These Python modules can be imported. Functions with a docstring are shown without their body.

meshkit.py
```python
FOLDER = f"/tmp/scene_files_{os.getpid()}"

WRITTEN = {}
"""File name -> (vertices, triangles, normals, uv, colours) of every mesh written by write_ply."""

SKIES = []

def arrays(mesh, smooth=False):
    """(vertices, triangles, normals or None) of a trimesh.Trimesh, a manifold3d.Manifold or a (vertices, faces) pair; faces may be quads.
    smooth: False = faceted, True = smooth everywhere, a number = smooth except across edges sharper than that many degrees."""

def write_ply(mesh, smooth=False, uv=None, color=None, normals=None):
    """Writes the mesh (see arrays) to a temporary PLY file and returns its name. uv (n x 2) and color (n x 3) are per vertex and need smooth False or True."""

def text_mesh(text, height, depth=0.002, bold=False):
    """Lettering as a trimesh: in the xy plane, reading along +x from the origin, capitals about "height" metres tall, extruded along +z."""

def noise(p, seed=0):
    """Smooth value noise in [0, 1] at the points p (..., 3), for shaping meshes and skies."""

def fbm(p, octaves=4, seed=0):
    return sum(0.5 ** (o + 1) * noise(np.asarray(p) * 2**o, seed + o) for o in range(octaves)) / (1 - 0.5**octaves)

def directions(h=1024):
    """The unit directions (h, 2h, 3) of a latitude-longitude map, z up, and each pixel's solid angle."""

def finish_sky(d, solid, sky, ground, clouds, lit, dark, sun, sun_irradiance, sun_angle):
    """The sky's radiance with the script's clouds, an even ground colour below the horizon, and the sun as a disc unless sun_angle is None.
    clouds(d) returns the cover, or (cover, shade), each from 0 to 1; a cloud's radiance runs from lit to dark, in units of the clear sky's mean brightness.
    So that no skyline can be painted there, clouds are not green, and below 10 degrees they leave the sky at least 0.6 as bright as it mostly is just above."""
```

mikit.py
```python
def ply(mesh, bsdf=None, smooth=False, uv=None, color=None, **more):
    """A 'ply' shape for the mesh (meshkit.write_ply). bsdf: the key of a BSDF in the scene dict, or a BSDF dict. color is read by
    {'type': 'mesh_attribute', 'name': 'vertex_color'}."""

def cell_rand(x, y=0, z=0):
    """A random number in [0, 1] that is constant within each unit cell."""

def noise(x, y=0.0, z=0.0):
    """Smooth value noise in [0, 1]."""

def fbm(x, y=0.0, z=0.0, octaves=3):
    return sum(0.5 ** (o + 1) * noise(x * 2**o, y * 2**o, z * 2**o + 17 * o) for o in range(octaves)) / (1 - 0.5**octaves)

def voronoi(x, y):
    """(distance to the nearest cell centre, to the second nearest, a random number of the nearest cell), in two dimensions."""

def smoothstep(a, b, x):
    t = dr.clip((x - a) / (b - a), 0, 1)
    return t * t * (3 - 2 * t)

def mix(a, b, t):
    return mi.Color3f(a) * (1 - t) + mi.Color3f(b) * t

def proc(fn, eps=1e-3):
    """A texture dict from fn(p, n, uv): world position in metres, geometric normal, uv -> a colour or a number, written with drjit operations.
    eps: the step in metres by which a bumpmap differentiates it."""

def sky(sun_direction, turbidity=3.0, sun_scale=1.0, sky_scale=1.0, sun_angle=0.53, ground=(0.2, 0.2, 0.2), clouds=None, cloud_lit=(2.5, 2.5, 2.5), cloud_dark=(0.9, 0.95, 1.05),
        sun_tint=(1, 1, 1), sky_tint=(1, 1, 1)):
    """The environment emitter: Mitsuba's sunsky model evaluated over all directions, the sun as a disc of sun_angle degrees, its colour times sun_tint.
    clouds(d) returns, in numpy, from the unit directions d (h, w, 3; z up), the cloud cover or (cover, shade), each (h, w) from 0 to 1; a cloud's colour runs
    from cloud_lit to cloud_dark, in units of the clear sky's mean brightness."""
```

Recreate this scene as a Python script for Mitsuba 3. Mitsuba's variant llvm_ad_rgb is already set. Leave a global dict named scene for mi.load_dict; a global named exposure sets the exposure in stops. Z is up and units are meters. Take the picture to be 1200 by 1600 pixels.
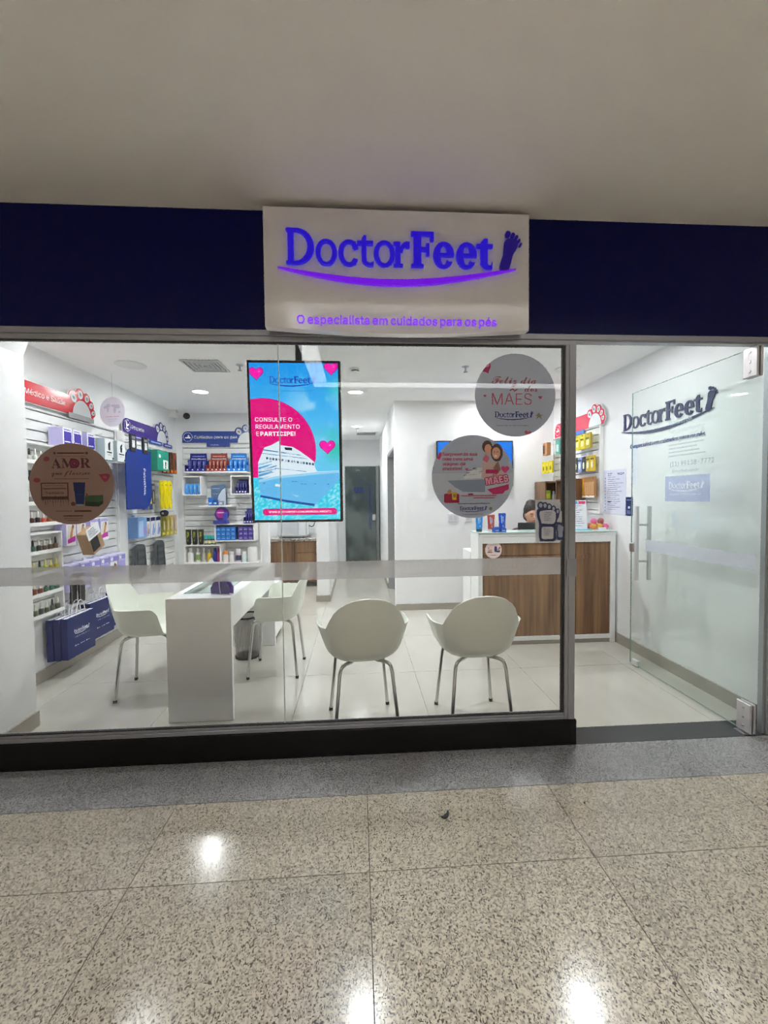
import math, random, glob
import numpy as np, trimesh, manifold3d, mitsuba as mi, mikit, meshkit
import drjit as dr
from shapely.geometry import Polygon, Point, box as sbox, LineString, MultiPolygon
from shapely import affinity, union_all
from PIL import ImageFont

random.seed(7); rng = np.random.default_rng(7)
S4 = mi.ScalarTransform4f
scene, labels = {}, {}

# ------------------------------------------------------------------ camera, exposure, large lights
YAW, PITCH, ROLL, FPX, EYE = 0.0625, 0.0347, 0.01029, 655.8, 1.5
fwd = np.array([math.sin(YAW)*math.cos(PITCH), math.cos(YAW)*math.cos(PITCH), -math.sin(PITCH)])
r0 = np.array([math.cos(YAW), -math.sin(YAW), 0.0]); d0 = np.cross(fwd, r0)
up = -(-math.sin(ROLL)*r0 + math.cos(ROLL)*d0)
eye = np.array([0.0, 0.0, EYE])
scene['camera'] = {'type': 'perspective', 'fov_axis': 'x', 'fov': math.degrees(2*math.atan(600/FPX)), 'near_clip': 0.05, 'far_clip': 60.0,
                   'to_world': S4().look_at(origin=eye.tolist(), target=(eye+fwd).tolist(), up=up.tolist())}
exposure = 0.0
LAMP = 245.0          # shop downlights (radiance of the diffuser)
MALL = 11.5            # unseen fill spots added in the mall ceiling, behind the camera
# ------------------------------------------------------------------ colour and materials
def lin(c):
    if isinstance(c, str):
        c = [int(c[i:i+2], 16) for i in (1, 3, 5)]
    x = np.asarray(c, float)/255.0
    return np.where(x <= 0.04045, x/12.92, ((x+0.055)/1.055)**2.4)
def rgb(c): return {'type': 'rgb', 'value': [float(v) for v in lin(c)]}
def lc(c): return [float(v) for v in lin(c)]
def mat(c, rough=0.5, spec=0.5, metal=0.0, coat=0.0):
    key = 'bsdf_%s_%d_%d_%d_%d' % (c.lstrip('#'), rough*100, spec*100, metal*100, coat*100)
    if key not in scene:
        b = {'type': 'principled', 'base_color': rgb(c), 'roughness': rough, 'specular': spec, 'metallic': metal}
        if coat: b['clearcoat'] = coat; b['clearcoat_gloss'] = 0.9
        scene[key] = {'type': 'twosided', 'b': b}
    return key
def two(name, b): scene[name] = {'type': 'twosided', 'b': b}; return name
WALL = mat('#ecedee', 0.75, 0.3); CEIL = mat('#edeeed', 0.85, 0.2); TRIM = mat('#9c968c', 0.35)
SOFFIT = mat('#ebe7e1', 0.9, 0.2)
WHITE = mat('#eeeeec', 0.35); LACQ = mat('#e9ebea', 0.25)
ALU = mat('#999ba4', 0.36, 0.5, 0.5); NAVY = mat('#030636', 0.25, 0.08); BLACK = mat('#0b0b0d', 0.3); BLACKM = mat('#17171a', 0.6)
CHROME = mat('#c9cac8', 0.12, 0.5, 1.0); STEEL = mat('#b9b7ba', 0.3, 0.5, 0.9); RUBBER = mat('#28282a', 0.7)
CHAIR = mat('#dee3d9', 0.35); GREY = mat('#8e9496', 0.5); DGREY = mat('#4b4f53', 0.6)
two('bsdf_print', {'type': 'principled', 'base_color': {'type': 'mesh_attribute', 'name': 'vertex_color'}, 'roughness': 0.55, 'specular': 0.2})
scene['bsdf_glass'] = {'type': 'thindielectric', 'int_ior': 1.5}
scene['bsdf_door_glass'] = {'type': 'thindielectric', 'int_ior': 1.5, 'specular_transmittance': {'type': 'rgb', 'value': [0.91, 0.965, 0.945]}}
scene['bsdf_frost'] = {'type': 'blendbsdf', 'weight': 0.72, 'a': {'type': 'thindielectric', 'int_ior': 1.5}, 'b': {'type': 'twosided', 'b': {'type': 'diffuse', 'reflectance': rgb('#d0d6e4')}}}
scene['bsdf_frost_clear'] = {'type': 'blendbsdf', 'weight': 0.60, 'a': {'type': 'thindielectric', 'int_ior': 1.5}, 'b': {'type': 'twosided', 'b': {'type': 'diffuse', 'reflectance': rgb('#dce2ee')}}}
scene['bsdf_film'] = {'type': 'blendbsdf', 'weight': 0.45, 'a': {'type': 'thindielectric', 'int_ior': 1.5}, 'b': {'type': 'twosided', 'b': {'type': 'diffuse', 'reflectance': {'type': 'mesh_attribute', 'name': 'vertex_color'}}}}
scene['bsdf_acrylic'] = {'type': 'blendbsdf', 'weight': 0.35, 'a': {'type': 'thindielectric', 'int_ior': 1.5}, 'b': {'type': 'twosided', 'b': {'type': 'diffuse', 'reflectance': rgb('#6d6a66')}}}
scene['bsdf_dark_glass'] = {'type': 'twosided', 'b': {'type': 'principled', 'base_color': mikit.proc(lambda p, n, uv: mikit.mix(lc('#39494a'), lc('#6b7877'), mikit.smoothstep(0.45, 0.75, mikit.fbm(p.x*3.0, p.z*2.0, 0.0)))), 'roughness': 0.2, 'specular': 0.5}}

def granite(a, b, c, f):
    def fn(p, n, uv):
        w = mikit.noise(p.x*18, p.y*18, p.z*18)
        q = mikit.noise(p.x*f + 3*w, p.y*f*0.8, p.z*f)
        r = mikit.noise(p.x*f*0.55 + 40, p.y*f*0.55 + 2*w, p.z*f*0.5)
        big = mikit.fbm(p.x*2.2, p.y*2.2, 1.0)
        tone = mikit.cell_rand((p.x+0.905)/0.935, (p.y-1.632)/0.932)
        base = mikit.mix(lc(a), lc(b), mikit.smoothstep(0.28, 0.60, r + 0.25*(big-0.5))) * (0.90+0.2*tone)
        return mikit.mix(base, lc(c), mikit.smoothstep(0.66, 0.80, q))
    return fn
two('bsdf_granite', {'type': 'principled', 'base_color': mikit.proc(granite('#9d9486', '#bdb4a4', '#48413a', 300.0)), 'roughness': 0.16, 'specular': 0.5})
two('bsdf_granite_grey', {'type': 'principled', 'base_color': mikit.proc(granite('#737273', '#a3a2a3', '#363638', 400.0)), 'roughness': 0.22, 'specular': 0.5})
two('bsdf_porcelain', {'type': 'principled', 'base_color': mikit.proc(lambda p, n, uv: mikit.mix(lc('#b5b1a8'), lc('#c9c6be'), mikit.fbm(p.x*3, p.y*1.2, 2.0))), 'roughness': 0.13, 'specular': 0.5})
def wood(a, b):
    def fn(p, n, uv):
        g = mikit.fbm(p.x*55 + p.y*55, p.z*2.2, 0.3)
        h = mikit.noise(p.x*9 + p.y*9 + 2*mikit.noise(p.x*3, p.z*1.5, 0.0), p.z*0.8, 4.0)
        return mikit.mix(lc(a), lc(b), mikit.smoothstep(0.25, 0.8, 0.6*g + 0.45*h))
    return fn
two('bsdf_wood', {'type': 'principled', 'base_color': mikit.proc(wood('#5c4230', '#947252')), 'roughness': 0.45, 'specular': 0.4})
two('bsdf_stone_top', {'type': 'principled', 'base_color': mikit.proc(granite('#77736e', '#b5b0a8', '#3b3835', 60.0)), 'roughness': 0.25})

# ------------------------------------------------------------------ mesh helpers
def cat(ms): return trimesh.util.concatenate(ms) if len(ms) > 1 else ms[0]
def box(x0, x1, y0, y1, z0, z1):
    m = trimesh.creation.box(extents=(x1-x0, y1-y0, z1-z0)); m.apply_translation(((x0+x1)/2, (y0+y1)/2, (z0+z1)/2)); return m
def rbox(x0, x1, y0, y1, z0, z1, r=0.006):
    v = []
    for sx in (0, 1):
        for sy in (0, 1):
            for sz in (0, 1):
                c = [(x0, x1)[sx], (y0, y1)[sy], (z0, z1)[sz]]; s = [1-2*sx, 1-2*sy, 1-2*sz]
                for k in range(3):
                    q = [c[i] + (0 if i == k else s[i]*r) for i in range(3)]; v.append(q)
    return trimesh.convex.convex_hull(np.array(v))
def lathe(prof, n=20):
    return trimesh.creation.revolve(np.array(prof, float), sections=n)
def tube(pts, r, n=8):
    p = np.asarray(pts, float); t = np.gradient(p, axis=0); t /= np.linalg.norm(t, axis=1, keepdims=True)
    a = np.array([0.31, 0.22, 0.92]) if abs(t[0] @ np.array([0.31, 0.22, 0.92])) < 0.9 else np.array([1.0, 0, 0])
    v = []; rr = np.broadcast_to(r, (len(p),))
    for i in range(len(p)):
        a = a - (a @ t[i])*t[i]; a /= np.linalg.norm(a); b = np.cross(t[i], a)
        for k in range(n):
            w = 2*math.pi*k/n; v.append(p[i] + rr[i]*(math.cos(w)*a + math.sin(w)*b))
    f = []
    for i in range(len(p)-1):
        for k in range(n):
            q = [i*n+k, i*n+(k+1) % n, (i+1)*n+(k+1) % n, (i+1)*n+k]; f += [[q[0], q[1], q[2]], [q[0], q[2], q[3]]]
    v += [p[0], p[-1]]; c0, c1 = len(v)-2, len(v)-1
    for k in range(n):
        f += [[c0, (k+1) % n, k], [c1, (len(p)-1)*n+k, (len(p)-1)*n+(k+1) % n]]
    return trimesh.Trimesh(np.array(v), np.array(f), process=False)
def spline(pts, n=12):
    p = np.asarray(pts, float); out = []
    q = np.vstack([2*p[0]-p[1], p, 2*p[-1]-p[-2]])
    for i in range(1, len(q)-2):
        for t in np.linspace(0, 1, n, endpoint=False):
            out.append(0.5*((2*q[i]) + (-q[i-1]+q[i+1])*t + (2*q[i-1]-5*q[i]+4*q[i+1]-q[i+2])*t*t + (-q[i-1]+3*q[i]-3*q[i+1]+q[i+2])*t**3))
    out.append(p[-1]); return np.array(out)
def polys(g):
    return [x for x in (g.geoms if hasattr(g, 'geoms') else [g]) if x.geom_type == 'Polygon' and x.area > 1e-9]
def slab(g, depth):
    """2-D shape (u right, v up) as an upright slab: front face at local y=-depth, back at y=0."""
    ms = []
    for p in polys(g):
        m = trimesh.creation.extrude_polygon(p, depth, engine='earcut')
        v = np.array(m.vertices); m.vertices = np.stack([v[:, 0], -v[:, 2], v[:, 1]], 1); ms.append(m)
    return cat(ms)
def place(deg, x, y, z):
    m = trimesh.transformations.rotation_matrix(math.radians(deg), [0, 0, 1]); m[:3, 3] = (x, y, z); return m
def tr(mesh, M):
    m = mesh.copy(); m.apply_transform(M); return m
def tilt(M, deg): return M @ trimesh.transformations.rotation_matrix(math.radians(deg), [1, 0, 0])
def roll(M, deg): return M @ trimesh.transformations.rotation_matrix(math.radians(deg), [0, 1, 0])
I4 = np.eye(4)
def LW(y, z, x=-2.60): return place(90, x, y, z)       # frame on the left wall: local x runs along +Y, local -y out of the wall
def RW(y, z, x=2.60): return place(-90, x, y, z)       # right wall: local x runs along -Y
def BW(x, z, y): return place(0, x, y, z)              # walls that face the corridor

# ------------------------------------------------------------------ scene entries
def numbered(base):
    if base not in used: used.add(base); return base
    k = 1
    while '%s_%03d' % (base, k) in used: k += 1
    used.add('%s_%03d' % (base, k)); return '%s_%03d' % (base, k)
used = set(['camera'])
def thing(name, label, category, group=None):
    k = numbered(name); labels[k] = {'label': label, 'category': category}
    if group: labels[k]['group'] = group
    return k
def part(parent, name, mesh, bsdf, M=None, smooth=False, label=None, **more):
    k = numbered(parent + '__' + name)
    if M is not None: mesh = tr(mesh, M)
    scene[k] = mikit.ply(mesh, bsdf, smooth=smooth, **more)
    if label: labels[k] = {'label': label}
    return k
def single(name, mesh, bsdf, label, category, group=None, M=None, smooth=False, **more):
    k = thing(name, label, category, group)
    if M is not None: mesh = tr(mesh, M)
    scene[k] = mikit.ply(mesh, bsdf, smooth=smooth, **more)
    return k
def struct(name, mesh, bsdf, label=None, category=None, **more):
    k = numbered(name); scene[k] = mikit.ply(mesh, bsdf, **more)
    labels[k] = {'kind': 'structure'}
    if label: labels[k]['label'] = label
    if category: labels[k]['category'] = category
    return k
ORD = ['first', 'second', 'third', 'fourth', 'fifth', 'sixth', 'seventh', 'eighth', 'ninth', 'tenth']

# ------------------------------------------------------------------ flat print: coloured polygons stacked in thin layers
class Print:
    def __init__(self): self.v, self.f, self.c, self.n, self.w = [], [], [], 0, 2
    def add(self, g, c, step=True):
        if step: self.w += 1
        col = lin(c)
        for p in polys(g):
            v, f = trimesh.creation.triangulate_polygon(p, engine='earcut')
            v, f = np.asarray(v), np.asarray(f)
            if len(f) == 0: continue
            a = v[f]; cr = (a[:, 1, 0]-a[:, 0, 0])*(a[:, 2, 1]-a[:, 0, 1])-(a[:, 1, 1]-a[:, 0, 1])*(a[:, 2, 0]-a[:, 0, 0])
            f = np.where((cr < 0)[:, None], f[:, ::-1], f)
            self.v.append(np.stack([v[:, 0], np.full(len(v), -0.00012*self.w), v[:, 1]], 1)); self.f.append(f+self.n)
            self.c.append(np.tile(col, (len(v), 1))); self.n += len(v)
        return self
    def grid(self, x0, x1, z0, z1, nx, nz, fn):
        self.w += 1
        X, Z = np.meshgrid(np.linspace(x0, x1, nx+1), np.linspace(z0, z1, nz+1))
        U, V = np.meshgrid(np.linspace(0, 1, nx+1), np.linspace(0, 1, nz+1))
        self.v.append(np.stack([X.ravel(), np.full(X.size, -0.00012*self.w), Z.ravel()], 1))
        self.c.append(lin(fn(U.ravel(), V.ravel())))
        i, j = np.meshgrid(np.arange(nz), np.arange(nx), indexing='ij'); a = (i*(nx+1)+j).ravel() + self.n
        self.f.append(np.vstack([np.stack([a, a+1, a+nx+2], 1), np.stack([a, a+nx+2, a+nx+1], 1)])); self.n += X.size
        return self
    def mesh(self): return trimesh.Trimesh(np.vstack(self.v), np.vstack(self.f), process=False), np.vstack(self.c)
    def put(self, parent, name, M, bsdf='bsdf_print', label=None, emit=None):
        m, c = self.mesh(); more = {}
        if emit: more['emitter'] = {'type': 'area', 'radiance': {'type': 'mesh_attribute', 'name': 'vertex_color'}, 'sampling_weight': emit}
        return part(parent, name, m, bsdf, M, color=c, label=label, **more)

FONT = glob.glob('/opt/blender-*/*/datafiles/fonts/')[0]
_tc = {}
def text(s, h, font='Inter.woff2', weight=400, px=72, width=None, align='l'):
    """Lettering as a flat shape: capitals h tall, baseline at v=0."""
    key = (s, font, weight, px)
    if key not in _tc:
        f = ImageFont.truetype(FONT+font, px)
        if font.startswith('Inter'): f.set_variation_by_axes([14, weight])
        cap = -f.getbbox('H' if font.startswith('Inter') else s[0], anchor='ls')[1]
        x0, y0, x1, y1 = f.getbbox(s, anchor='ls')
        m, off = f.getmask2(s, mode='L', anchor='ls')      # glyph coverage from the font, turned into outlines
        on = np.zeros((y1-y0+8, x1-x0+10), np.int8); w_, h_ = m.size; a, b = off[1]-y0+4, off[0]-x0+5
        on[a:a+h_, b:b+w_] = np.array(m, np.uint8).reshape(h_, w_) > 127
        rows, st = np.nonzero(np.diff(on, axis=1) == 1); en = np.nonzero(np.diff(on, axis=1) == -1)[1]
        import shapely
        g = union_all(shapely.box(st, -rows-1, en, -rows)).buffer(0.6).buffer(-0.6).simplify(0.55)
        _tc[key] = affinity.affine_transform(g, [1/cap, 0, 0, 1/cap, -4/cap, (4-y0)/cap])
    g = _tc[key]; x0, _, x1, _ = g.bounds
    s_ = (width/(x1-x0) if width else h)
    g = affinity.affine_transform(g, [s_, 0, 0, h if not width else (h or s_), -x0*s_, 0])
    w = g.bounds[2]
    return affinity.translate(g, {'l': 0, 'c': -w/2, 'r': -w}[align], 0)
def mathfont(s, upper, lower): return ''.join(chr(upper+ord(c)-65) if 'A' <= c <= 'Z' else chr(lower+ord(c)-97) if 'a' <= c <= 'z' else c for c in s)
def script(s, h, **k): return text(mathfont(s, 0x1D4D0, 0x1D4EA), h, 'NotoSansMath-Regular.woff2', **k)
def serif(s, h, **k): return text(mathfont(s, 0x1D400, 0x1D41A), h, 'NotoSansMath-Regular.woff2', **k)
def mv(g, x, y, s=1.0): return affinity.translate(affinity.scale(g, s, s, origin=(0, 0)), x, y)
def rect(x0, y0, x1, y1, r=0.0):
    return sbox(x0, y0, x1, y1) if not r else sbox(x0+r, y0+r, x1-r, y1-r).buffer(r, quad_segs=5)
def ell(x, y, a, b, rot=0, q=8): return affinity.translate(affinity.rotate(affinity.scale(Point(0, 0).buffer(1, quad_segs=q), a, b), rot, origin=(0, 0)), x, y)
def heart(x, y, s, rot=0):
    t = np.linspace(0, 2*math.pi, 40, endpoint=False)
    p = Polygon(np.stack([16*np.sin(t)**3, 13*np.cos(t)-5*np.cos(2*t)-2*np.cos(3*t)-np.cos(4*t)], 1)/17.0)
    return affinity.translate(affinity.rotate(affinity.scale(p, s, s, origin=(0, 0)), rot, origin=(0, 0)), x, y)
def lines(x0, y0, w, n, pitch, h, ragged=0.3, seed=1):
    r = np.random.default_rng(seed); return [rect(x0, y0-i*pitch, x0+w*(1-ragged*r.random()), y0-i*pitch+h) for i in range(n)]

# the shop's emblem, in cap heights: slab letters, footprint and swoosh
def ringl(cx, cy, a, b, sx, sy): return ell(cx, cy, a, b, q=14).difference(ell(cx, cy, a-sx, b-sy, q=14))
def logo_glyphs():
    G = []
    D = union_all([rect(0.05, 0, 0.21, 1), rect(0, 0, 0.3, 0.075), rect(0, 0.925, 0.3, 1)])
    bowl = ell(0.28, 0.5, 0.51, 0.5, q=16).difference(ell(0.24, 0.5, 0.37, 0.425, q=16)).intersection(rect(0.24, -1, 2, 2))
    G.append(('letter', union_all([D, bowl])))
    o = ringl(0.305, 0.35, 0.305, 0.365, 0.135, 0.08)
    G.append(('letter', affinity.translate(o, 0.836, 0)))
    c = ringl(0.3, 0.35, 0.3, 0.365, 0.14, 0.085).difference(Polygon([(0.33, 0.4), (0.9, 0.62), (0.9, 0.08), (0.33, 0.22)]))
    c = union_all([c, rect(0.40, 0.50, 0.50, 0.67), rect(0.40, 0.05, 0.50, 0.14).buffer(0.01)])
    G.append(('letter', affinity.translate(c, 1.49, 0)))
    def tee(w, a):
        st = Polygon([(0.13, 0.15), (0.13, 0.75), (0.13+w*0.5, 0.85), (0.13+w, 0.85), (0.13+w, 0.15)])
        foot = ringl(0.13+0.2+w*0.3, 0.19, 0.2+w*0.3, 0.205, w*0.95, 0.09).intersection(rect(0, -1, 0.47, 0.19))
        return union_all([st, foot, rect(0, 0.595, a, 0.695)])
    G.append(('letter', affinity.translate(tee(0.135, 0.46), 2.03, 0)))
    G.append(('letter', affinity.translate(o, 2.51, 0)))
    r = union_all([rect(0.06, 0, 0.2, 0.69), rect(0, 0, 0.27, 0.065), rect(0, 0.625, 0.2, 0.69), ringl(0.42, 0.42, 0.25, 0.28, 0.1, 0.1).intersection(rect(0.15, 0.42, 0.42, 1)), rect(0.36, 0.53, 0.47, 0.70)])
    G.append(('letter', affinity.translate(r, 3.08, 0)))
    F = union_all([rect(0.07, 0, 0.29, 1), rect(0, 0, 0.36, 0.075), rect(0, 0.9, 0.66, 1), rect(0.56, 0.75, 0.66, 1), rect(0.29, 0.46, 0.53, 0.56), rect(0.44, 0.33, 0.53, 0.67)])
    G.append(('letter', affinity.translate(F, 3.60, 0)))
    e = ringl(0.305, 0.355, 0.305, 0.37, 0.2, 0.085).difference(Polygon([(0.3, 0.32), (0.9, 0.32), (0.9, 0.14), (0.45, 0.16)]))
    e = union_all([e, rect(0.15, 0.32, 0.605, 0.405)])
    G.append(('letter', affinity.translate(e, 4.25, 0))); G.append(('letter', affinity.translate(e, 4.93, 0)))
    G.append(('letter', affinity.translate(tee(0.2, 0.48), 5.53, 0)))
    sole = Polygon(spline([(6.37, 0.78), (6.36, 0.62), (6.34, 0.42), (6.26, 0.2), (6.235, 0.06), (6.29, -0.05), (6.42, -0.055), (6.51, 0.02), (6.56, 0.2), (6.62, 0.4), (6.74, 0.6), (6.77, 0.72), (6.72, 0.83), (6.58, 0.875), (6.45, 0.865), (6.37, 0.78)], 5)).buffer(0)
    toes = union_all([ell(6.47, 1.01, 0.075, 0.085), ell(6.62, 0.975, 0.055, 0.07), ell(6.725, 0.92, 0.045, 0.058, -10), ell(6.80, 0.82, 0.038, 0.05, -15), ell(6.85, 0.71, 0.035, 0.05, -20)])
    G.append(('footprint', union_all([sole, toes])))
    x = np.linspace(-0.25, 6.73, 40); t = (x+0.25)/6.98
    mid = -0.02 - 0.42*np.sin(math.pi*t**0.97)*1.0 + 0.10*t; th = 0.085*np.sin(math.pi*t)**0.7
    G.append(('swoosh', Polygon(np.vstack([np.stack([x, mid+th-0.02], 1), np.stack([x, mid-th-0.02], 1)[::-1]])).buffer(0)))
    return G
LOGO = logo_glyphs()
LOGO_ALL = union_all([g for _, g in LOGO])
def logo(x, y, w):
    return mv(LOGO_ALL, x, y, w/7.0)
def tagline(x, y, w): return mv(text('O especialista em cuidados para os pés', 1.0, weight=400), x, y, w/text('O especialista em cuidados para os pés', 1.0).bounds[2])

# ================================================================== THE SETTING
H = 2.76; GY = 2.42
# shop floor: porcelain tiles on a screed, a black granite threshold, grey joints
fl = struct('floor', box(-2.75, 2.75, 2.58, 9.4, -0.06, -0.004), mat('#77736c', 0.7), 'polished pale porcelain tile floor of the shop', 'floor')
xs = [-2.63] + [-0.46+0.93*k for k in range(-2, 4)] + [2.63]; ys = [2.58] + [2.605+0.93*k for k in range(1, 8)] + [9.19]
for i in range(len(xs)-1):
    for j in range(len(ys)-1):
        if ys[j] > 5.5 and (xs[i] > 0.5 or xs[i+1] < -1.5) and not (ys[j] < 6.3 and xs[i+1] < -0.4): continue
        part(fl, 'tile', box(xs[i]+0.0012, xs[i+1]-0.0012, ys[j]+0.0012, ys[j+1]-0.0012, -0.02, 0.0), 'bsdf_porcelain')
struct('threshold', box(1.30, 2.75, 2.403, 2.58, -0.05, 0.002), mat('#35373a', 0.3), 'flat black granite threshold strip under the glass door', 'threshold')
# mall floor
mf = struct('mall_floor', box(-9, 9, -7, 2.403, -0.06, -0.004), mat('#3f3933', 0.7), 'polished speckled beige granite floor of the mall corridor', 'floor')
gx = [-9.0] + [-0.905+0.935*k for k in range(-3, 6)] + [9.0]; gy = [-7.0, -0.235, 0.70, 1.632, 2.074]
for i in range(len(gx)-1):
    for j in range(len(gy)-1):
        part(mf, 'tile', box(gx[i]+0.0015, gx[i+1]-0.0015, gy[j]+0.0015, gy[j+1]-0.0015, -0.02, 0.0), 'bsdf_granite')
    part(mf, 'border_tile', box(gx[i]+0.0007, gx[i+1]-0.0007, 2.0755, 2.403, -0.02, 0.0), 'bsdf_granite_grey')
# walls of the shop
wl = struct('wall_left', box(-2.75, -2.63, 2.44, 6.45, -0.02, H+0.02), WALL)
wr = struct('wall_right', box(2.63, 2.75, 2.52, 5.62, -0.02, H+0.02), WALL)
struct('pillar_left', tr(slab(Polygon([(-2.63, 0), (-2.155, 0), (-2.155, 2.44), (-2.03, H+0.01), (-2.63, H+0.01)]), 0.44), place(0, 0, 2.90, 0)), WALL, 'white wall return with slanted top at the left end of the shop window', 'pillar')
bl = [box(-2.75, -1.33, 6.33, 6.45, -0.02, H+0.02), box(-1.33, -0.60, 6.33, 6.45, 2.15, H+0.02)]
wb = struct('wall_back_left', cat(bl), WALL)
struct('pillar_hall', box(-0.60, -0.42, 6.08, 6.46, 0, H+0.02), WALL, 'white pilaster at the left of the hallway', 'pillar')
struct('wall_back_right', box(0.49, 2.75, 5.50, 5.62, -0.02, H+0.02), WALL)
hr = box(0.49, 0.63, 6.86, 9.3, -0.02, H+0.02)
struct('wall_hall_right', cat([hr, box(0.49, 0.63, 5.62, 6.86, 2.19, H+0.02)]), WALL)
struct('wall_hall_left', box(-0.54, -0.42, 6.46, 9.3, -0.02, H+0.02), WALL)
struct('wall_hall_back', cat([box(-0.42, -0.27, 9.19, 9.3, -0.02, H+0.02), box(-0.27, 0.49, 9.19, 9.3, 2.19, H+0.02)]), WALL)
struct('wall_kitchen', cat([box(-1.9, -0.54, 7.72, 7.8, -0.02, H), box(-1.95, -1.85, 6.45, 7.8, -0.02, H)]), WALL)
struct('ceiling', box(-2.75, 2.75, 2.47, 9.3, H, H+0.1), CEIL)
# tiled baseboards
def base(name, x0, x1, y0, y1, h=0.10): struct(name, box(x0, x1, y0, y1, 0.0005, h), TRIM)
base('baseboard_left', -2.63, -2.615, 2.90, 6.33); base('baseboard_right', 2.615, 2.63, 2.58, 5.50)
base('baseboard_back_right', 0.49, 2.615, 5.485, 5.50, 0.085); base('baseboard_pillar', -2.155, -2.14, 2.62, 2.90, 0.10)
base('baseboard_hall', -0.612, -0.408, 6.068, 6.08, 0.09); base('baseboard_hall_left', -0.42, -0.408, 6.08, 9.19, 0.07)
base('baseboard_hall_right', 0.478, 0.49, 6.86, 9.19, 0.09); base('baseboard_jamb', 0.49, 0.63, 6.848, 6.86, 0.10); base('baseboard_back_left', -2.615, -1.33, 6.315, 6.33)
# grey door lining and leaf in the right hall wall
d2 = struct('door_2', box(0.60, 0.64, 5.66, 6.82, 0, 2.15), mat('#8d9092', 0.5), 'plain grey door standing in the right side of the hallway', 'door')
part(d2, 'lining', cat([box(0.492, 0.66, 6.82, 6.858, 0, 2.15), box(0.492, 0.66, 5.622, 5.66, 0, 2.15), box(0.492, 0.66, 5.622, 6.858, 2.15, 2.188)]), mat('#a1a4a6', 0.5))
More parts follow.
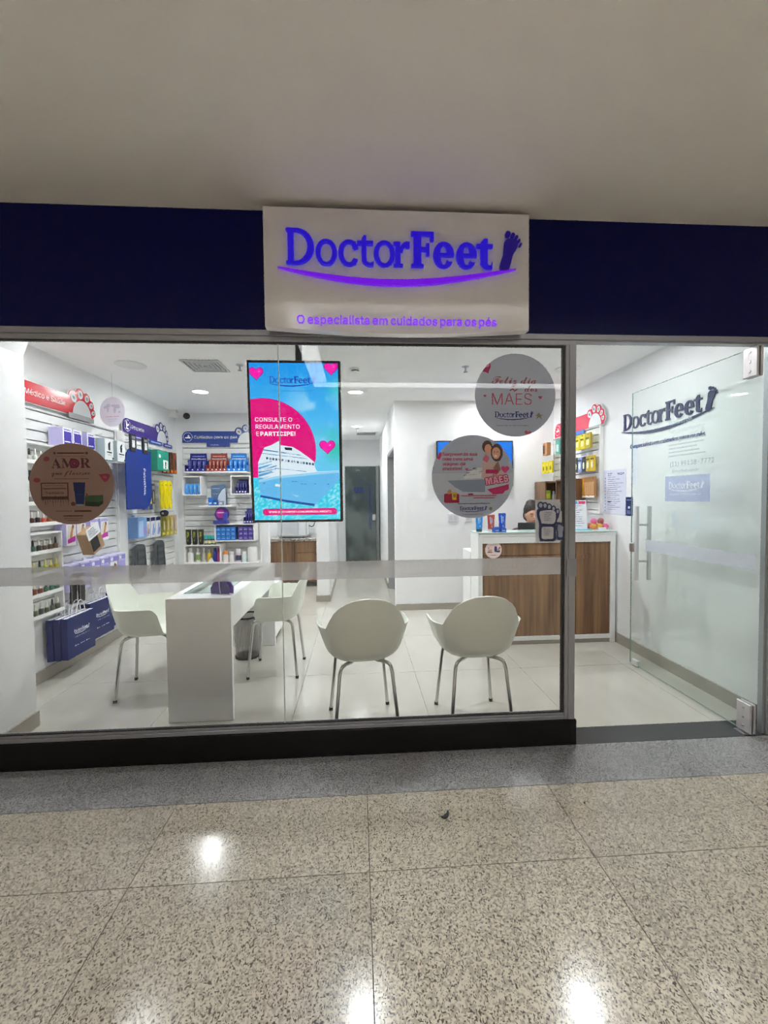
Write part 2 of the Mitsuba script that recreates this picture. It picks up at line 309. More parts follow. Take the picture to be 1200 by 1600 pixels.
# hall door 03
d3 = struct('door_3', box(-0.262, 0.40, 9.22, 9.24, 0.005, 2.17), 'bsdf_dark_glass', 'dark frosted glass door with the number 03 at the end of the hallway', 'door')
part(d3, 'frame', cat([box(0.405, 0.47, 9.17, 9.25, 0, 2.19), box(-0.272, -0.262, 9.18, 9.25, 0, 2.19), box(-0.272, 0.47, 9.18, 9.25, 2.172, 2.19)]), mat('#8a9192', 0.4, 0.5, 0.5))
p = Print(); p.add(mv(text('03', 0.13, weight=800), -0.075, 1.60), '#1d2f7c')
p.add(mv(text('CABINE', 0.045, weight=500), -0.08, 1.86), '#2b3768')
p.add(affinity.translate(affinity.rotate(text('CARINHO CUIDADO DOS PÉS', 0.055, weight=600, width=1.0), 90, origin=(0, 0)), 0.30, 0.80), '#24368a')
p.put(d3, 'lettering', place(0, 0, 9.2185, 0))
part(d3, 'lock', rbox(0.32, 0.39, 9.19, 9.219, 1.00, 1.13, 0.004), mat('#d7dad9', 0.3))
part(d3, 'closer', box(-0.03, 0.06, 9.205, 9.219, 2.09, 2.105), mat('#8c9090', 0.4))

# ------------------------------------------------------------------ shop front
struct('fascia_left', box(-6, 6, 2.40, 2.47, 2.436, 3.083), NAVY, 'dark navy glossy fascia band above the shop front', 'fascia')
struct('window_head', cat([rbox(-6, 6, 2.395, 2.47, 2.404, 2.437, 0.003), rbox(-6, 1.285, 2.402, 2.45, 2.374, 2.404, 0.003), box(1.285, 2.56, 2.405, 2.45, 2.395, 2.404)]), ALU, 'grey aluminium head rail over the shop window', 'window frame')
struct('window_plinth', rbox(-6, 1.298, 2.402, 2.47, 0.0, 0.153, 0.003), mat('#060608', 0.12, 0.25), 'black plinth under the shop window', 'plinth')
struct('window_sill', cat([rbox(-6, 1.285, 2.408, 2.45, 0.153, 0.178, 0.003), rbox(-6, 1.285, 2.412, 2.446, 0.178, 0.198, 0.003)]), ALU, 'grey aluminium sill rail under the shop window glass', 'window frame')
struct('window_post', cat([rbox(1.222, 1.245, 2.405, 2.45, 0.155, 2.40, 0.003), rbox(1.243, 1.285, 2.402, 2.452, 0.155, 2.405, 0.003)]), ALU, 'grey aluminium post between the window and the door', 'window frame')
struct('window_gasket', cat([box(1.206, 1.223, 2.412, 2.43, 0.198, 2.374), box(-6, 1.223, 2.412, 2.43, 2.366, 2.375), box(-6, 1.223, 2.412, 2.43, 0.196, 0.202)]), BLACKM)
struct('door_jamb', cat([rbox(2.515, 2.56, 2.405, 2.47, 0, 2.405, 0.003), box(2.50, 2.515, 2.42, 2.45, 0, 2.405)]), mat('#a9aeb2', 0.4, 0.5, 0.5), 'aluminium jamb at the right of the doorway', 'door frame')
struct('door_jamb_gap', box(2.562, 2.575, 2.41, 2.46, 0, 2.405), BLACKM)
struct('side_panel', box(2.576, 6, 2.41, 2.46, 0, 2.405), mat('#b9bdc2', 0.25, 0.5, 0.3), 'pale metal panel right of the doorway', 'panel')
w1 = struct('window_1', trimesh.Trimesh([(-6, GY, 0.19), (-0.4375, GY, 0.19), (-0.4375, GY, 2.38), (-6, GY, 2.38)], [[0, 1, 2], [0, 2, 3]]), 'bsdf_glass', 'clear left shop window pane', 'window')
w2 = struct('window_2', trimesh.Trimesh([(-0.4325, GY, 0.19), (1.224, GY, 0.19), (1.224, GY, 2.38), (-0.4325, GY, 2.38)], [[0, 1, 2], [0, 2, 3]]), 'bsdf_glass', 'clear right shop window pane', 'window')
part(w2, 'joint', box(-0.4375, -0.4325, GY-0.005, GY+0.005, 0.198, 2.374), mat('#d3dcd8', 0.2))
def flat(x0, x1, z0, z1, y): return trimesh.Trimesh([(x0, y, z0), (x1, y, z0), (x1, y, z1), (x0, y, z1)], [[0, 1, 2], [0, 2, 3]])
def film(g, y):
    vs, fs, n = [], [], 0
    for q in polys(g):
        v, f = trimesh.creation.triangulate_polygon(q, engine='earcut'); v = np.asarray(v); vs.append(np.stack([v[:, 0], np.full(len(v), y), v[:, 1]], 1)); fs.append(np.asarray(f)+n); n += len(v)
    return trimesh.Trimesh(np.vstack(vs), np.vstack(fs), process=False)
for w, x0, x1, cs in ((w1, -6, -0.4375, (-1.75, -1.12)), (w2, -0.4325, 1.206, (-0.19, 0.36, 0.92))):
    em = union_all([mv(LOGO_ALL, cx-0.16, 1.072, 0.33/7.0) for cx in cs]+[tagline(cx-0.14, 1.048, 0.28) for cx in cs])
    part(w, 'frosted_band', film(rect(x0, 1.031, x1, 1.134).difference(em), GY+0.003), 'bsdf_frost'); part(w, 'band_emblem', film(em, GY+0.003), 'bsdf_frost_clear')
part(w2, 'band_end', flat(1.23, 1.29, 1.02, 1.125, 2.3985), mat('#8d8f98', 0.45))

# ------------------------------------------------------------------ mall: soffit, upper ceiling, far side
struct('soffit', box(-9, 9, 1.2, 2.55, 3.083, 3.3), SOFFIT, 'plain beige plaster soffit over the corridor', 'ceiling')
struct('soffit_edge', box(-9, 9, 1.1, 1.2, 3.083, 4.0), SOFFIT)
struct('mall_ceiling', box(-9, 9, -7, 1.1, 3.9, 4.0), SOFFIT)
struct('mall_wall_far', box(-9, 9, -7.1, -7, 0, 4.0), mat('#8f877f', 0.7)); struct('mall_wall_side', cat([box(-9.1, -9, -7, 2.4, 0, 4.0), box(9, 9.1, -7, 2.4, 0, 4.0)]), mat('#a39b92', 0.7))
struct('neighbour_wall', cat([box(-9, -6, 2.40, 2.5, 0, 3.083), box(6, 9, 2.40, 2.5, 0, 3.083)]), mat('#a39b92', 0.7))
def lamp_panel(x0, x1, y0, y1, z, L, lab):
    t = thing('ceiling_panel_light', lab, 'light')
    part(t, 'frame', box(x0-0.03, x1+0.03, y0-0.03, y1+0.03, z+0.001, z+0.0095), ALU)
    m = trimesh.Trimesh([(x0, y0, z), (x1, y0, z), (x1, y1, z), (x0, y1, z)], [[0, 2, 1], [0, 3, 2]])
    part(t, 'diffuser', m, WHITE, emitter={'type': 'area', 'radiance': {'type': 'rgb', 'value': [L*0.98, L, L]}, 'sampling_weight': 2.0})
COVE = 4.0
lamp_panel(-0.9, 4.7, -0.85, -0.55, 3.89, COVE, 'long luminous strip across the mall ceiling, nearest to the soffit edge')
lamp_panel(-0.9, -0.6, -3.95, -0.88, 3.89, COVE, 'luminous strip running away from the shop along the mall ceiling')
lamp_panel(-0.9, 4.7, -4.35, -3.98, 3.89, COVE, 'long luminous strip across the mall ceiling, farthest from the shop')
for r, (y, power) in enumerate(((-0.10, MALL), (-2.3, 5.8*MALL), (-4.9, 5.8*MALL))):  # unseen spots added to brighten the corridor floor and, by bounce, the soffit
    for k in range(7):
        x = -4.8+1.6*k
        t = thing('mall_spotlight', 'recessed mall ceiling spotlight, %s row from the shop, %s along that row' % (ORD[r], ORD[k]), 'light')
        part(t, 'trim_ring', lathe([(0.07, 0.0), (0.07, -0.006), (0.095, -0.006), (0.095, 0.0), (0.07, 0.0)], 24), WHITE, place(0, x, y, 3.899), smooth=30)
        scene[t+'__lamp'] = {'type': 'spot', 'to_world': S4().look_at(origin=[x, y, 3.885], target=[x, y, 0.0], up=[1, 0, 0]), 'intensity': {'type': 'rgb', 'value': [power*0.97, power, power*0.99]}, 'cutoff_angle': 38.0, 'beam_width': 22.0, 'sampling_weight': 0.4}
# ------------------------------------------------------------------ shop ceiling fittings
def downlight(x, y, where, z=H, L=None, r=0.085):
    t = thing('ceiling_downlight', where, 'light')
    part(t, 'trim_ring', lathe([(r, 0.004), (r, -0.004), (r+0.018, -0.004), (r+0.018, 0.0), (r+0.012, 0.004), (r, 0.004)], 32), WHITE, place(0, x, y, z-0.0015), smooth=30)
    a = np.linspace(0, 2*math.pi, 32, endpoint=False); v = np.vstack([np.stack([r*np.cos(a), r*np.sin(a), 0*a], 1), [[0, 0, 0]]])
    m = trimesh.Trimesh(v, [[(i+1) % 32, i, 32] for i in range(32)], process=False)
    L = L or LAMP
    part(t, 'diffuser', m, WHITE, place(0, x, y, z-0.003), emitter={'type': 'area', 'radiance': {'type': 'rgb', 'value': [L*0.96, L, L]}, 'sampling_weight': 1.5})
downlight(-1.82, 5.08, 'round white downlight above the left slatted wall, left of the hanging screen')
downlight(-0.01, 5.06, 'round white downlight in front of the hallway, right of the hanging screen')
downlight(1.82, 5.08, 'round white downlight above the counter, behind the round window sticker')
downlight(-1.82, 3.22, 'round downlight near the window over the left armchair')
downlight(0.0, 3.30, 'round downlight near the window over the two front armchairs')
downlight(1.82, 3.22, 'round downlight near the window over the door')
downlight(0.01, 7.47, 'small round downlight far back in the hallway ceiling')
downlight(-1.1, 6.95, 'round downlight in the kitchen recess')
t = thing('ceiling_vent', 'square white four-way air vent with stepped louvres in the ceiling', 'vent')
for k in range(5):
    a, b = 0.175-0.034*k, 0.175-0.034*k-0.020
    if b <= 0: b = 0.0
    g = rect(-a, -a, a, a).difference(rect(-b, -b, b, b)) if b > 0.01 else rect(-a, -a, a, a)
    m = cat([trimesh.creation.extrude_polygon(q, 0.008, engine='earcut') for q in polys(g)])
    part(t, 'louvre' if k else 'frame', m, mat('#c4c7c6', 0.5), place(0, -1.415, 4.10, H-0.012+0.001*k))
part(t, 'throat', box(-0.17, 0.17, -0.17, 0.17, -0.003, -0.0005), DGREY, place(0, -1.415, 4.10, H))
t = single('ceiling_speaker', lathe([(0.0, -0.012), (0.125, -0.010), (0.132, -0.004), (0.132, 0.0)], 36), mat('#dfe2e0', 0.6), 'flat round white speaker in the ceiling near the left wall', 'speaker', M=place(0, -2.09, 4.09, H), smooth=30)
t = single('ceiling_speaker', lathe([(0.0, -0.012), (0.115, -0.010), (0.122, -0.004), (0.122, 0.0)], 36), mat('#dfe2e0', 0.6), 'flat round white speaker in the ceiling above the window post', 'speaker', M=place(0, 2.10, 4.10, H), smooth=30)
def sprinkler(x, y, lab):
    t = thing('sprinkler', lab, 'sprinkler'); M = place(0, x, y, H)
    part(t, 'escutcheon', lathe([(0.0, -0.008), (0.03, -0.008), (0.038, 0.0)], 20), STEEL, M, smooth=30)
    part(t, 'stem', lathe([(0.0, -0.05), (0.010, -0.05), (0.010, -0.006)], 10), STEEL, M, smooth=30)
    part(t, 'deflector', lathe([(0.0, -0.056), (0.02, -0.054), (0.02, -0.050), (0.0, -0.050)], 14), GREY, M, smooth=30)
sprinkler(-1.09, 4.07, 'metal sprinkler head in the ceiling between the square vent and the hanging screen'); sprinkler(1.06, 4.06, 'metal sprinkler head in the ceiling left of the round window sticker'); sprinkler(0.01, 7.72, 'metal sprinkler head far back in the hallway ceiling')
t = thing('smoke_detector', 'round white smoke detector on the ceiling right of the hanging screen', 'smoke detector')
part(t, 'base', lathe([(0.0, -0.02), (0.052, -0.02), (0.055, 0.0)], 24), WHITE, place(0, -0.01, 4.15, H), smooth=30)
part(t, 'grille', lathe([(0.0, -0.034), (0.036, -0.034), (0.036, -0.02), (0.0, -0.02)], 20), DGREY, place(0, -0.01, 4.15, H), smooth=30)
part(t, 'cap', lathe([(0.0, -0.045), (0.03, -0.043), (0.042, -0.034), (0.0, -0.034)], 20), WHITE, place(0, -0.01, 4.15, H), smooth=30)
t = thing('slot_vent', 'narrow grey slot vent in the ceiling at the end of the hallway', 'vent')
part(t, 'frame', box(-0.02, 0.39, 8.12, 8.46, H-0.008, H-0.0005), WHITE)
for k in range(6): part(t, 'slat', box(0.0, 0.37, 8.145+0.05*k, 8.185+0.05*k, H-0.014, H-0.008), GREY)
t = thing('security_camera', 'black dome camera in the upper back left corner of the shop', 'camera')
part(t, 'bracket', box(-2.53, -2.42, 6.12, 6.15, 2.69, 2.72), WHITE); part(t, 'bracket', box(-2.63, -2.53, 6.10, 6.17, 2.66, H-0.001), WHITE)
part(t, 'dome', trimesh.creation.icosphere(3, 0.045), BLACK, place(0, -2.39, 6.12, 2.675), smooth=True)

# ------------------------------------------------------------------ lit shop sign on the fascia
sg = thing('shop_sign', 'large pale grey lit sign panel with curved bottom on the navy fascia', 'sign')
xx = np.linspace(0, 1, 25)
outl = [(-0.480, 3.04), (0.957, 3.04)] + [(0.957-1.437*t, 2.415-0.028*math.sin(math.pi*t)) for t in xx]
part(sg, 'panel', slab(Polygon(outl), 0.055), mat('#f0edee', 0.10, 0.5), place(0, 0, 2.355, 0))
part(sg, 'spacer', box(-0.38, 0.86, 2.356, 2.3995, 2.52, 2.95), DGREY)
SM = place(0, -0.360, 2.299, 2.738); su = 0.1845
def emit(c, k=1.0): return {'type': 'area', 'radiance': {'type': 'rgb', 'value': [float(v)*k for v in lin(c)]}, 'sampling_weight': 0.02}
for nm, g in LOGO:
    c, e = ('#180a70', '#1c06b0') if nm == 'letter' else ('#140848', '#120458') if nm == 'footprint' else ('#4a10a0', '#6606cc')
    m = slab(mv(g, 0, 0 if nm != 'swoosh' else -0.01, su), 0.018)
    part(sg, nm, m, mat(c, 0.35, 0.15), SM, emitter=emit(e, 0.9))
wx = 0.05; sc_ = 1.12/text('O especialista em cuidados para os pés', 1.0).bounds[2]
for w in 'O especialista em cuidados para os pés'.split():
    part(sg, 'word', slab(mv(text(w, 1.0, weight=400), wx, -0.305, sc_), 0.006), mat('#5a20b0', 0.3), SM, emitter=emit('#7a22dc', 0.9)); wx += (text(w, 1.0, weight=400).bounds[2]+0.40)*sc_

# ------------------------------------------------------------------ glass door, standing open
dr_ = struct('door_1', trimesh.Trimesh([(2.41, 2.387, 0.012), (2.41, 3.555, 0.012), (2.41, 3.555, 2.385), (2.41, 2.387, 2.385)], [[0, 1, 2], [0, 2, 3]]), 'bsdf_door_glass', 'open frameless glass door with steel handles and frosted band', 'door')
EDGE = mat('#7f9991', 0.2)
part(dr_, 'edge', cat([box(2.406, 2.414, 3.552, 3.555, 0.012, 2.385), box(2.406, 2.414, 2.387, 3.555, 2.382, 2.385), box(2.406, 2.414, 2.387, 3.555, 0.012, 0.015)]), EDGE)
for z0, z1 in ((0.015, 0.20), (2.205, 2.39)):
    h = part(dr_, 'hinge_patch', cat([rbox(2.39, 2.404, 2.385, 2.487, z0, z1, 0.006), rbox(2.416, 2.43, 2.385, 2.487, z0, z1, 0.006)]), mat('#c9c5c8', 0.35, 0.5, 0.4))
    for k in range(3): part(h, 'screw', lathe([(0, -0.003), (0.008, -0.002), (0.010, 0.0)], 10), STEEL, place(0, 2.39, 2.437, z0+0.035+0.058*k) @ trimesh.transformations.rotation_matrix(math.radians(90), [0, 1, 0]))
part(dr_, 'pivot_plate', box(2.37, 2.45, 2.41, 2.48, 0.0025, 0.011), STEEL)
for sx in (-1, 1):
    hb = part(dr_, 'pull_handle', rbox(2.41+sx*0.055-0.013, 2.41+sx*0.055+0.013, 3.39, 3.418, 0.775, 1.405, 0.004), mat('#d8d8da', 0.3, 0.5, 0.35))
    for z in (0.935, 1.245): part(hb, 'standoff', tube([(2.41+sx*0.004, 3.404, z), (2.41+sx*0.044, 3.404, z)], 0.009, 10), CHROME, smooth=30)
part(dr_, 'frosted_band', trimesh.Trimesh([(2.408, 2.39, 1.03), (2.408, 3.37, 1.03), (2.408, 3.37, 1.125), (2.408, 2.39, 1.125)], [[0, 1, 2], [0, 2, 3]]), 'bsdf_frost')
part(dr_, 'floor_lock', rbox(2.395, 2.425, 3.44, 3.52, 0.006, 0.06, 0.006), mat('#d3d6d2', 0.3))
part(dr_, 'edge_lock', rbox(2.392, 2.428, 3.505, 3.56, 1.00, 1.08, 0.006), STEEL)
DM = RW(3.15, 0.0, 2.4075)
p = Print(); p.add(mv(text('Horário de', 0.034, weight=500), 0.03, 2.03), '#bcc7c9'); p.add(mv(text('funcionamento:', 0.034, weight=500), 0.03, 1.965), '#c7ced0')
for g in lines(0.03, 1.90, 0.36, 5, 0.028, 0.010, 0.3, 3): p.add(g, '#bfc7ca', False)
p.add(mv(text('(11) 99138-7772', 0.034, weight=500), 0.05, 1.715), '#a5b0b5'); p.add(mv(text('doctorfeet.com.br', 0.022, weight=500), 0.07, 1.665), '#aab5ba')
p.put(dr_, 'opening_hours', DM)
p = Print(); p.add(rect(0, 1.447, 0.42, 1.640), '#8f9cd6'); p.put(dr_, 'emblem_sticker', DM, 'bsdf_film')
p = Print(); p.add(logo(0.04, 1.545, 0.34), '#e6ebf5'); p.add(tagline(0.05, 1.495, 0.30), '#dfe5f2'); p.put(dr_, 'emblem', RW(3.15, 0.0, 2.4068))

# ------------------------------------------------------------------ armchairs
def chair_meshes():
    n = 25; S = np.linspace(-1, 1, 2*n-1)
    def foot(s, a, b, c, y0=-0.03):
        q = abs(s); sg = 1 if s >= 0 else -1
        if q < 0.5:
            th = q/0.5*math.pi/2; e = 2/2.5
            return sg*a*math.sin(th)**e, y0-(b+y0)*max(math.cos(th), 0)**e
        return sg*a, y0+(c-y0)*(q-0.5)/0.5
    def top(s):
        q = abs(s)
        if q < 0.265: return 0.70+0.195*max(0.0, 1-(math.sin(q*math.pi)**0.8/0.785)**2.2)**0.5
        if q < 0.80: return 0.70
        return 0.535+0.165*max(0.0, 1-((q-0.80)/0.20)**2.6)**0.5
    rows = []
    for k in range(6):
        ph = k/5*math.pi/2; ins = 0.085*(1-math.sin(ph)); z = 0.462+0.085*(1-math.cos(ph))
        rows.append((ins, z))
    V = []; nr = len(rows)+12
    for s in S:
        h = top(s)
        for j in range(nr):
            if j < len(rows): ins, z = rows[j]
            else: ins, z = 0.0, 0.547+(h-0.547)*(j-len(rows)+1)/12
            t = max(0, (z-0.47)/0.23)
            a = 0.215+0.085*min(t, 1.0)**0.9; b = 0.205+0.085*max(0, (z-0.47)/0.42)
            if abs(s) > 0.85: a -= 0.02*((abs(s)-0.85)/0.15)**2
            x, y = foot(s, a-ins, b-ins, 0.135)
            V.append((x, y, z))
    m = len(S); F = []
    for i in range(m-1):
        for j in range(nr-1):
            a = i*nr+j; F += [[a, a+nr, a+nr+1], [a, a+nr+1, a+1]]
    K = 8; V = list(V); idx = {}
    c = n-1
    for i in range(1, n):
        L, R = (c-i)*nr, (c+i)*nr; row = [L]
        for k in range(1, K):
            t = k/K; q = np.array(V[L])*(1-t)+np.array(V[R])*t
            q[2] -= 0.006*math.sin(math.pi*t)
            V.append(tuple(q)); row.append(len(V)-1)
        row.append(R); idx[i] = row
    lip = []
    for k in range(K+1):
        q = np.array(V[idx[n-1][k]]); V.append((q[0]*0.98, q[1]+0.036, q[2]-0.014)); lip.append(len(V)-1)
    idx[n] = lip
    for k in range(K): F.append([c*nr, idx[1][k+1], idx[1][k]])
    for i in range(1, n):
        for k in range(K):
            a, b, d, e = idx[i][k], idx[i][k+1], idx[i+1][k+1], idx[i+1][k]; F += [[a, b, d], [a, d, e]]
    mesh = trimesh.Trimesh(np.array(V), np.array(F), process=False); mesh.merge_vertices()
    mesh.update_faces(mesh.nondegenerate_faces()); mesh.remove_unreferenced_vertices(); trimesh.repair.fix_normals(mesh)
    v, f = np.array(mesh.vertices), np.array(mesh.faces)
    _, _, nn = meshkit.arrays((v, f), True)
    inner = np.array([0, -0.02, 0.75])
    if np.mean(np.sum(nn*(inner-v), 1)) < 0: nn = -nn; f = f[:, ::-1]
    v2 = v+0.009*nn
    e = np.sort(mesh.edges, axis=1); u, cnt = np.unique(e, axis=0, return_counts=True); bd = u[cnt == 1]
    directed = {tuple(x) for x in np.vstack([f[:, [0, 1]], f[:, [1, 2]], f[:, [2, 0]]])}
    N = len(v); side = []
    for a, b in bd:
        if (a, b) not in directed: a, b = b, a
        side += [[a, a+N, b+N], [a, b+N, b]]
    return trimesh.Trimesh(np.vstack([v, v2]), np.vstack([f[:, ::-1], f+N, np.array(side)]), process=False)
shell = chair_meshes()
def leg_mesh(sx, sy):
    return tube(spline([(sx*0.08, sy*0.10, 0.452), (sx*0.135, sy*0.145, 0.450), (sx*0.162, sy*0.165, 0.415), (sx*0.178, sy*0.18, 0.27), (sx*0.203, sy*0.203, 0.012)], 6), 0.0115, 12)
def armchair(x, y, deg, lab):
    t = thing('armchair', lab, 'chair'); M = place(deg, x, y, 0)
    part(t, 'seat_shell', shell, CHAIR, M, smooth=50)
    for sx in (-1, 1):
        for sy in (-1, 1):
            lg = part(t, 'leg', leg_mesh(sx, sy), CHROME, M, smooth=40)
            part(lg, 'foot_cap', lathe([(0, 0), (0.013, 0), (0.014, 0.02), (0, 0.02)], 12), RUBBER, M @ place(0, sx*0.2035, sy*0.2035, 0), smooth=30)
    part(t, 'under_frame', cat([tube([(-0.09, -0.11, 0.452), (0.09, 0.11, 0.452)], 0.01, 8), tube([(0.09, -0.11, 0.452), (-0.09, 0.11, 0.452)], 0.01, 8)]), CHROME, M, smooth=40)
armchair(0.020, 2.765, 7.0, 'white plastic armchair on chrome legs by the window, back turned, left of the front pair')
armchair(0.762, 2.765, 2.5, 'white plastic armchair on chrome legs by the window, back turned, nearest to the counter')
armchair(-1.635, 3.405, -82.5, 'white plastic armchair at the left side of the white table, facing right')
armchair(-0.722, 3.705, 89.0, 'white plastic armchair tucked in at the right side of the white table')

# ------------------------------------------------------------------ white display table
t = thing('display_table', 'white box-ended display table with a glass top between two armchairs', 'table')
part(t, 'end_panel', rbox(-1.283, -0.857, 2.85, 2.885, 0.002, 0.84, 0.002), LACQ)
part(t, 'end_panel', rbox(-1.283, -0.857, 4.30, 4.335, 0.002, 0.84, 0.002), LACQ)
part(t, 'side_rail', rbox(-0.875, -0.857, 2.885, 4.30, 0.63, 0.84, 0.002), LACQ); part(t, 'side_rail', rbox(-1.283, -1.265, 2.885, 4.30, 0.63, 0.84, 0.002), LACQ)
part(t, 'tray', box(-1.265, -0.875, 2.885, 4.30, 0.63, 0.645), LACQ)
part(t, 'top_border', cat([box(-1.265, -0.875, 2.885, 3.00, 0.82, 0.84), box(-1.265, -0.875, 4.15, 4.30, 0.82, 0.84), box(-0.945, -0.875, 3.0, 4.15, 0.82, 0.84), box(-1.265, -1.225, 3.0, 4.15, 0.82, 0.84)]), LACQ)
part(t, 'tray_lining', box(-1.225, -0.945, 3.0, 4.15, 0.78, 0.79), mat('#c3d2d0', 0.4))
part(t, 'glass_top', trimesh.Trimesh([(-1.225, 3.0, 0.838), (-0.945, 3.0, 0.838), (-0.945, 4.15, 0.838), (-1.225, 4.15, 0.838)], [[0, 1, 2], [0, 2, 3]]), 'bsdf_door_glass')
part(t, 'glass_edge', cat([box(-1.228, -1.223, 3.0, 4.15, 0.836, 0.8415), box(-0.947, -0.942, 3.0, 4.15, 0.836, 0.8415), box(-1.225, -0.945, 2.998, 3.003, 0.836, 0.8415)]), mat('#7f9a97', 0.2))
t = thing('leaflet_stand', 'small purple half-round leaflet stand on the front edge of the white table', 'display')
LM = place(-12, -0.955, 2.945, 0.841)
half = Polygon([(-0.065, 0.0), (0.065, 0.0), (0.068, 0.05), (0.045, 0.085), (0.0, 0.10), (-0.045, 0.085), (-0.068, 0.045)]).buffer(0)
part(t, 'leaflet', slab(half, 0.006), mat('#3a2e6e', 0.4), LM); part(t, 'leaflet', slab(half, 0.012), mat('#6a55a8', 0.4), LM @ place(0, 0.012, 0.04, 0)); part(t, 'base', box(-0.065, 0.075, -0.008, 0.045, 0.0, 0.006), mat('#d5d3e0', 0.2), LM)
part(t, 'strap', tube(spline([(0.01, -0.014, 0.006), (0.005, -0.016, 0.06), (0.0, -0.010, 0.10), (-0.004, 0.02, 0.104)], 5), 0.003, 6), mat('#e6e4ee', 0.3), LM)
t = thing('waste_bin', 'smoky see-through round bin with black rim under the white table', 'bin')
BM = place(0, -1.065, 4.03, 0)
part(t, 'body', lathe([(0.105, 0.012), (0.125, 0.39)], 28), 'bsdf_acrylic', BM, smooth=True); part(t, 'rim', lathe([(0.122, 0.385), (0.130, 0.385), (0.130, 0.40), (0.122, 0.40), (0.122, 0.385)], 28), BLACKM, BM, smooth=30); part(t, 'base', lathe([(0, 0.0005), (0.112, 0.0005), (0.115, 0.016), (0, 0.016)], 28), BLACKM, BM, smooth=30)
t = thing('drawer_unit', 'white low drawer unit on castors behind the bin under the white table', 'drawer unit')
part(t, 'body', rbox(-1.22, -0.868, 4.38, 4.85, 0.06, 0.60, 0.003), LACQ); part(t, 'plinth', box(-1.20, -0.89, 4.40, 4.83, 0.03, 0.06), DGREY)
for x in (-1.17, -0.91):
    for y in (4.43, 4.80): part(t, 'castor', lathe([(0, -0.012), (0.018, -0.012), (0.020, 0), (0.018, 0.012), (0, 0.012)], 12), BLACKM, place(0, x, y, 0.0205) @ trimesh.transformations.rotation_matrix(math.pi/2, [0, 1, 0]), smooth=30)

# ------------------------------------------------------------------ hanging screen
tv = thing('hanging_screen', 'tall portrait advertising screen hung from the ceiling behind the window', 'screen')
W_, H_ = 0.655, 1.145
VM = tilt(place(0, -0.4365, 3.12, 1.327), 4.5)
part(tv, 'case', rbox(-W_/2, W_/2, -0.02, 0.035, 0, H_, 0.005), BLACK, VM)
part(tv, 'mount', box(-0.02, 0.03, 0.036, 0.10, 0.35, H_-0.1), BLACKM, VM); part(tv, 'pole', box(-0.455, -0.41, 3.24, 3.285, 2.20, H-0.0005), BLACKM); part(tv, 'ceiling_plate', box(-0.52, -0.35, 3.18, 3.34, H-0.012, H-0.0005), BLACKM)
def fx(u): return -W_/2+0.018+u*(W_-0.036)
def fz(v): return H_-0.018-v*(H_-0.036)
dw, dh = W_-0.036, H_-0.036
def PX(pts): return Polygon([(fx((x-55)/890), fz((y-65)/1510)) for x, y in pts]).buffer(0)
def sky(u, v):
    v = 1-v
    P = np.stack([u*4, v*6, 0*u], -1); cl = meshkit.fbm(P*1.3, 4, 3); gr = meshkit.fbm(P*3.1, 4, 9)
    top, midc, low = np.array([4, 150, 240]), np.array([105, 205, 250]), np.array([40, 205, 235])
    c = top+(midc-top)*np.clip(v/0.5, 0, 1)[:, None]
    c = np.where((v > 0.66)[:, None], midc+(low-midc)*np.clip((v-0.66)/0.1, 0, 1)[:, None], c)
    cloud = np.clip((cl-0.52)/0.2, 0, 1)*np.clip((u-0.2)*2, 0, 1)*np.clip(1-abs(v-0.3)/0.35, 0, 1)
    c = c+(np.array([205, 238, 255])-c)*(0.7*cloud)[:, None]
    green = np.clip((u-0.62)*3.5, 0, 1)*np.clip(1-abs(v-0.52)/0.16, 0, 1)*np.clip(gr*1.8-0.3, 0, 1)
    c = c+(np.array([40, 200, 165])-c)*(0.9*green)[:, None]
    green2 = np.clip((u-0.8)*5, 0, 1)*np.clip(1-abs(v-0.16)/0.1, 0, 1); c = c+(np.array([40, 205, 180])-c)*(0.6*green2)[:, None]
    wat = np.clip((v-0.70)/0.08, 0, 1)*np.clip((abs(np.sin(gr*22+cl*9))-0.75)*4, 0, 1); c = c+(np.array([190, 245, 250])-c)*(0.8*wat)[:, None]
    return np.clip(c, 0, 255)
p = Print(); p.grid(fx(0), fx(1), fz(1), fz(0), 60, 104, sky)
frame = rect(fx(0), fz(1), fx(1), fz(0))
p.add(ell(fx(0.135), fz(0.55), 0.595*dw, 0.595*dw, q=24).intersection(frame).intersection(rect(-1, fz(0.72), 1, 2)), '#e5007e')
MAG = '#f000a0'
for (x, y, s) in ((125, 160, 78), (875, 110, 78), (822, 855, 88)):
    g = heart(fx((x-55)/890), fz((y-65)/1510), s/890*dw).intersection(frame); p.add(g, '#c40a86'); p.add(affinity.translate(affinity.scale(g, 0.86, 0.86), -0.002, 0.003), '#ff10b0'); p.add(affinity.translate(affinity.rotate(affinity.scale(g, 0.16, 0.10), 35), 0.020, 0.018).intersection(frame), '#ff9ade')
NV = '#123ea8'
p.add(logo(fx(0.225), fz(0.125), 0.535*dw), NV); p.add(tagline(fx(0.25), fz(0.177), 0.46*dw), '#2a6fc0')
p.add(mv(text('CONSULTE O', 0.020/0.020, weight=600), fx(0.045), fz(0.365), 0.030), '#ffffff')
p.add(mv(text('REGULAMENTO', 1, weight=600), fx(0.05), fz(0.410), 0.030), '#ffffff')
p.add(mv(text('E', 1, weight=400), fx(0.056), fz(0.455), 0.030), '#ffffff'); p.add(mv(text('PARTICIPE!', 1, weight=900), fx(0.100), fz(0.455), 0.030), '#ffffff')
p.add(PX([(108, 1150), (110, 1010), (180, 862), (250, 840), (300, 815), (335, 796), (345, 840), (470, 858), (550, 905), (635, 965), (685, 1005), (688, 1050), (712, 1098), (940, 1090), (940, 1120), (300, 1200)]), '#dff1fb')
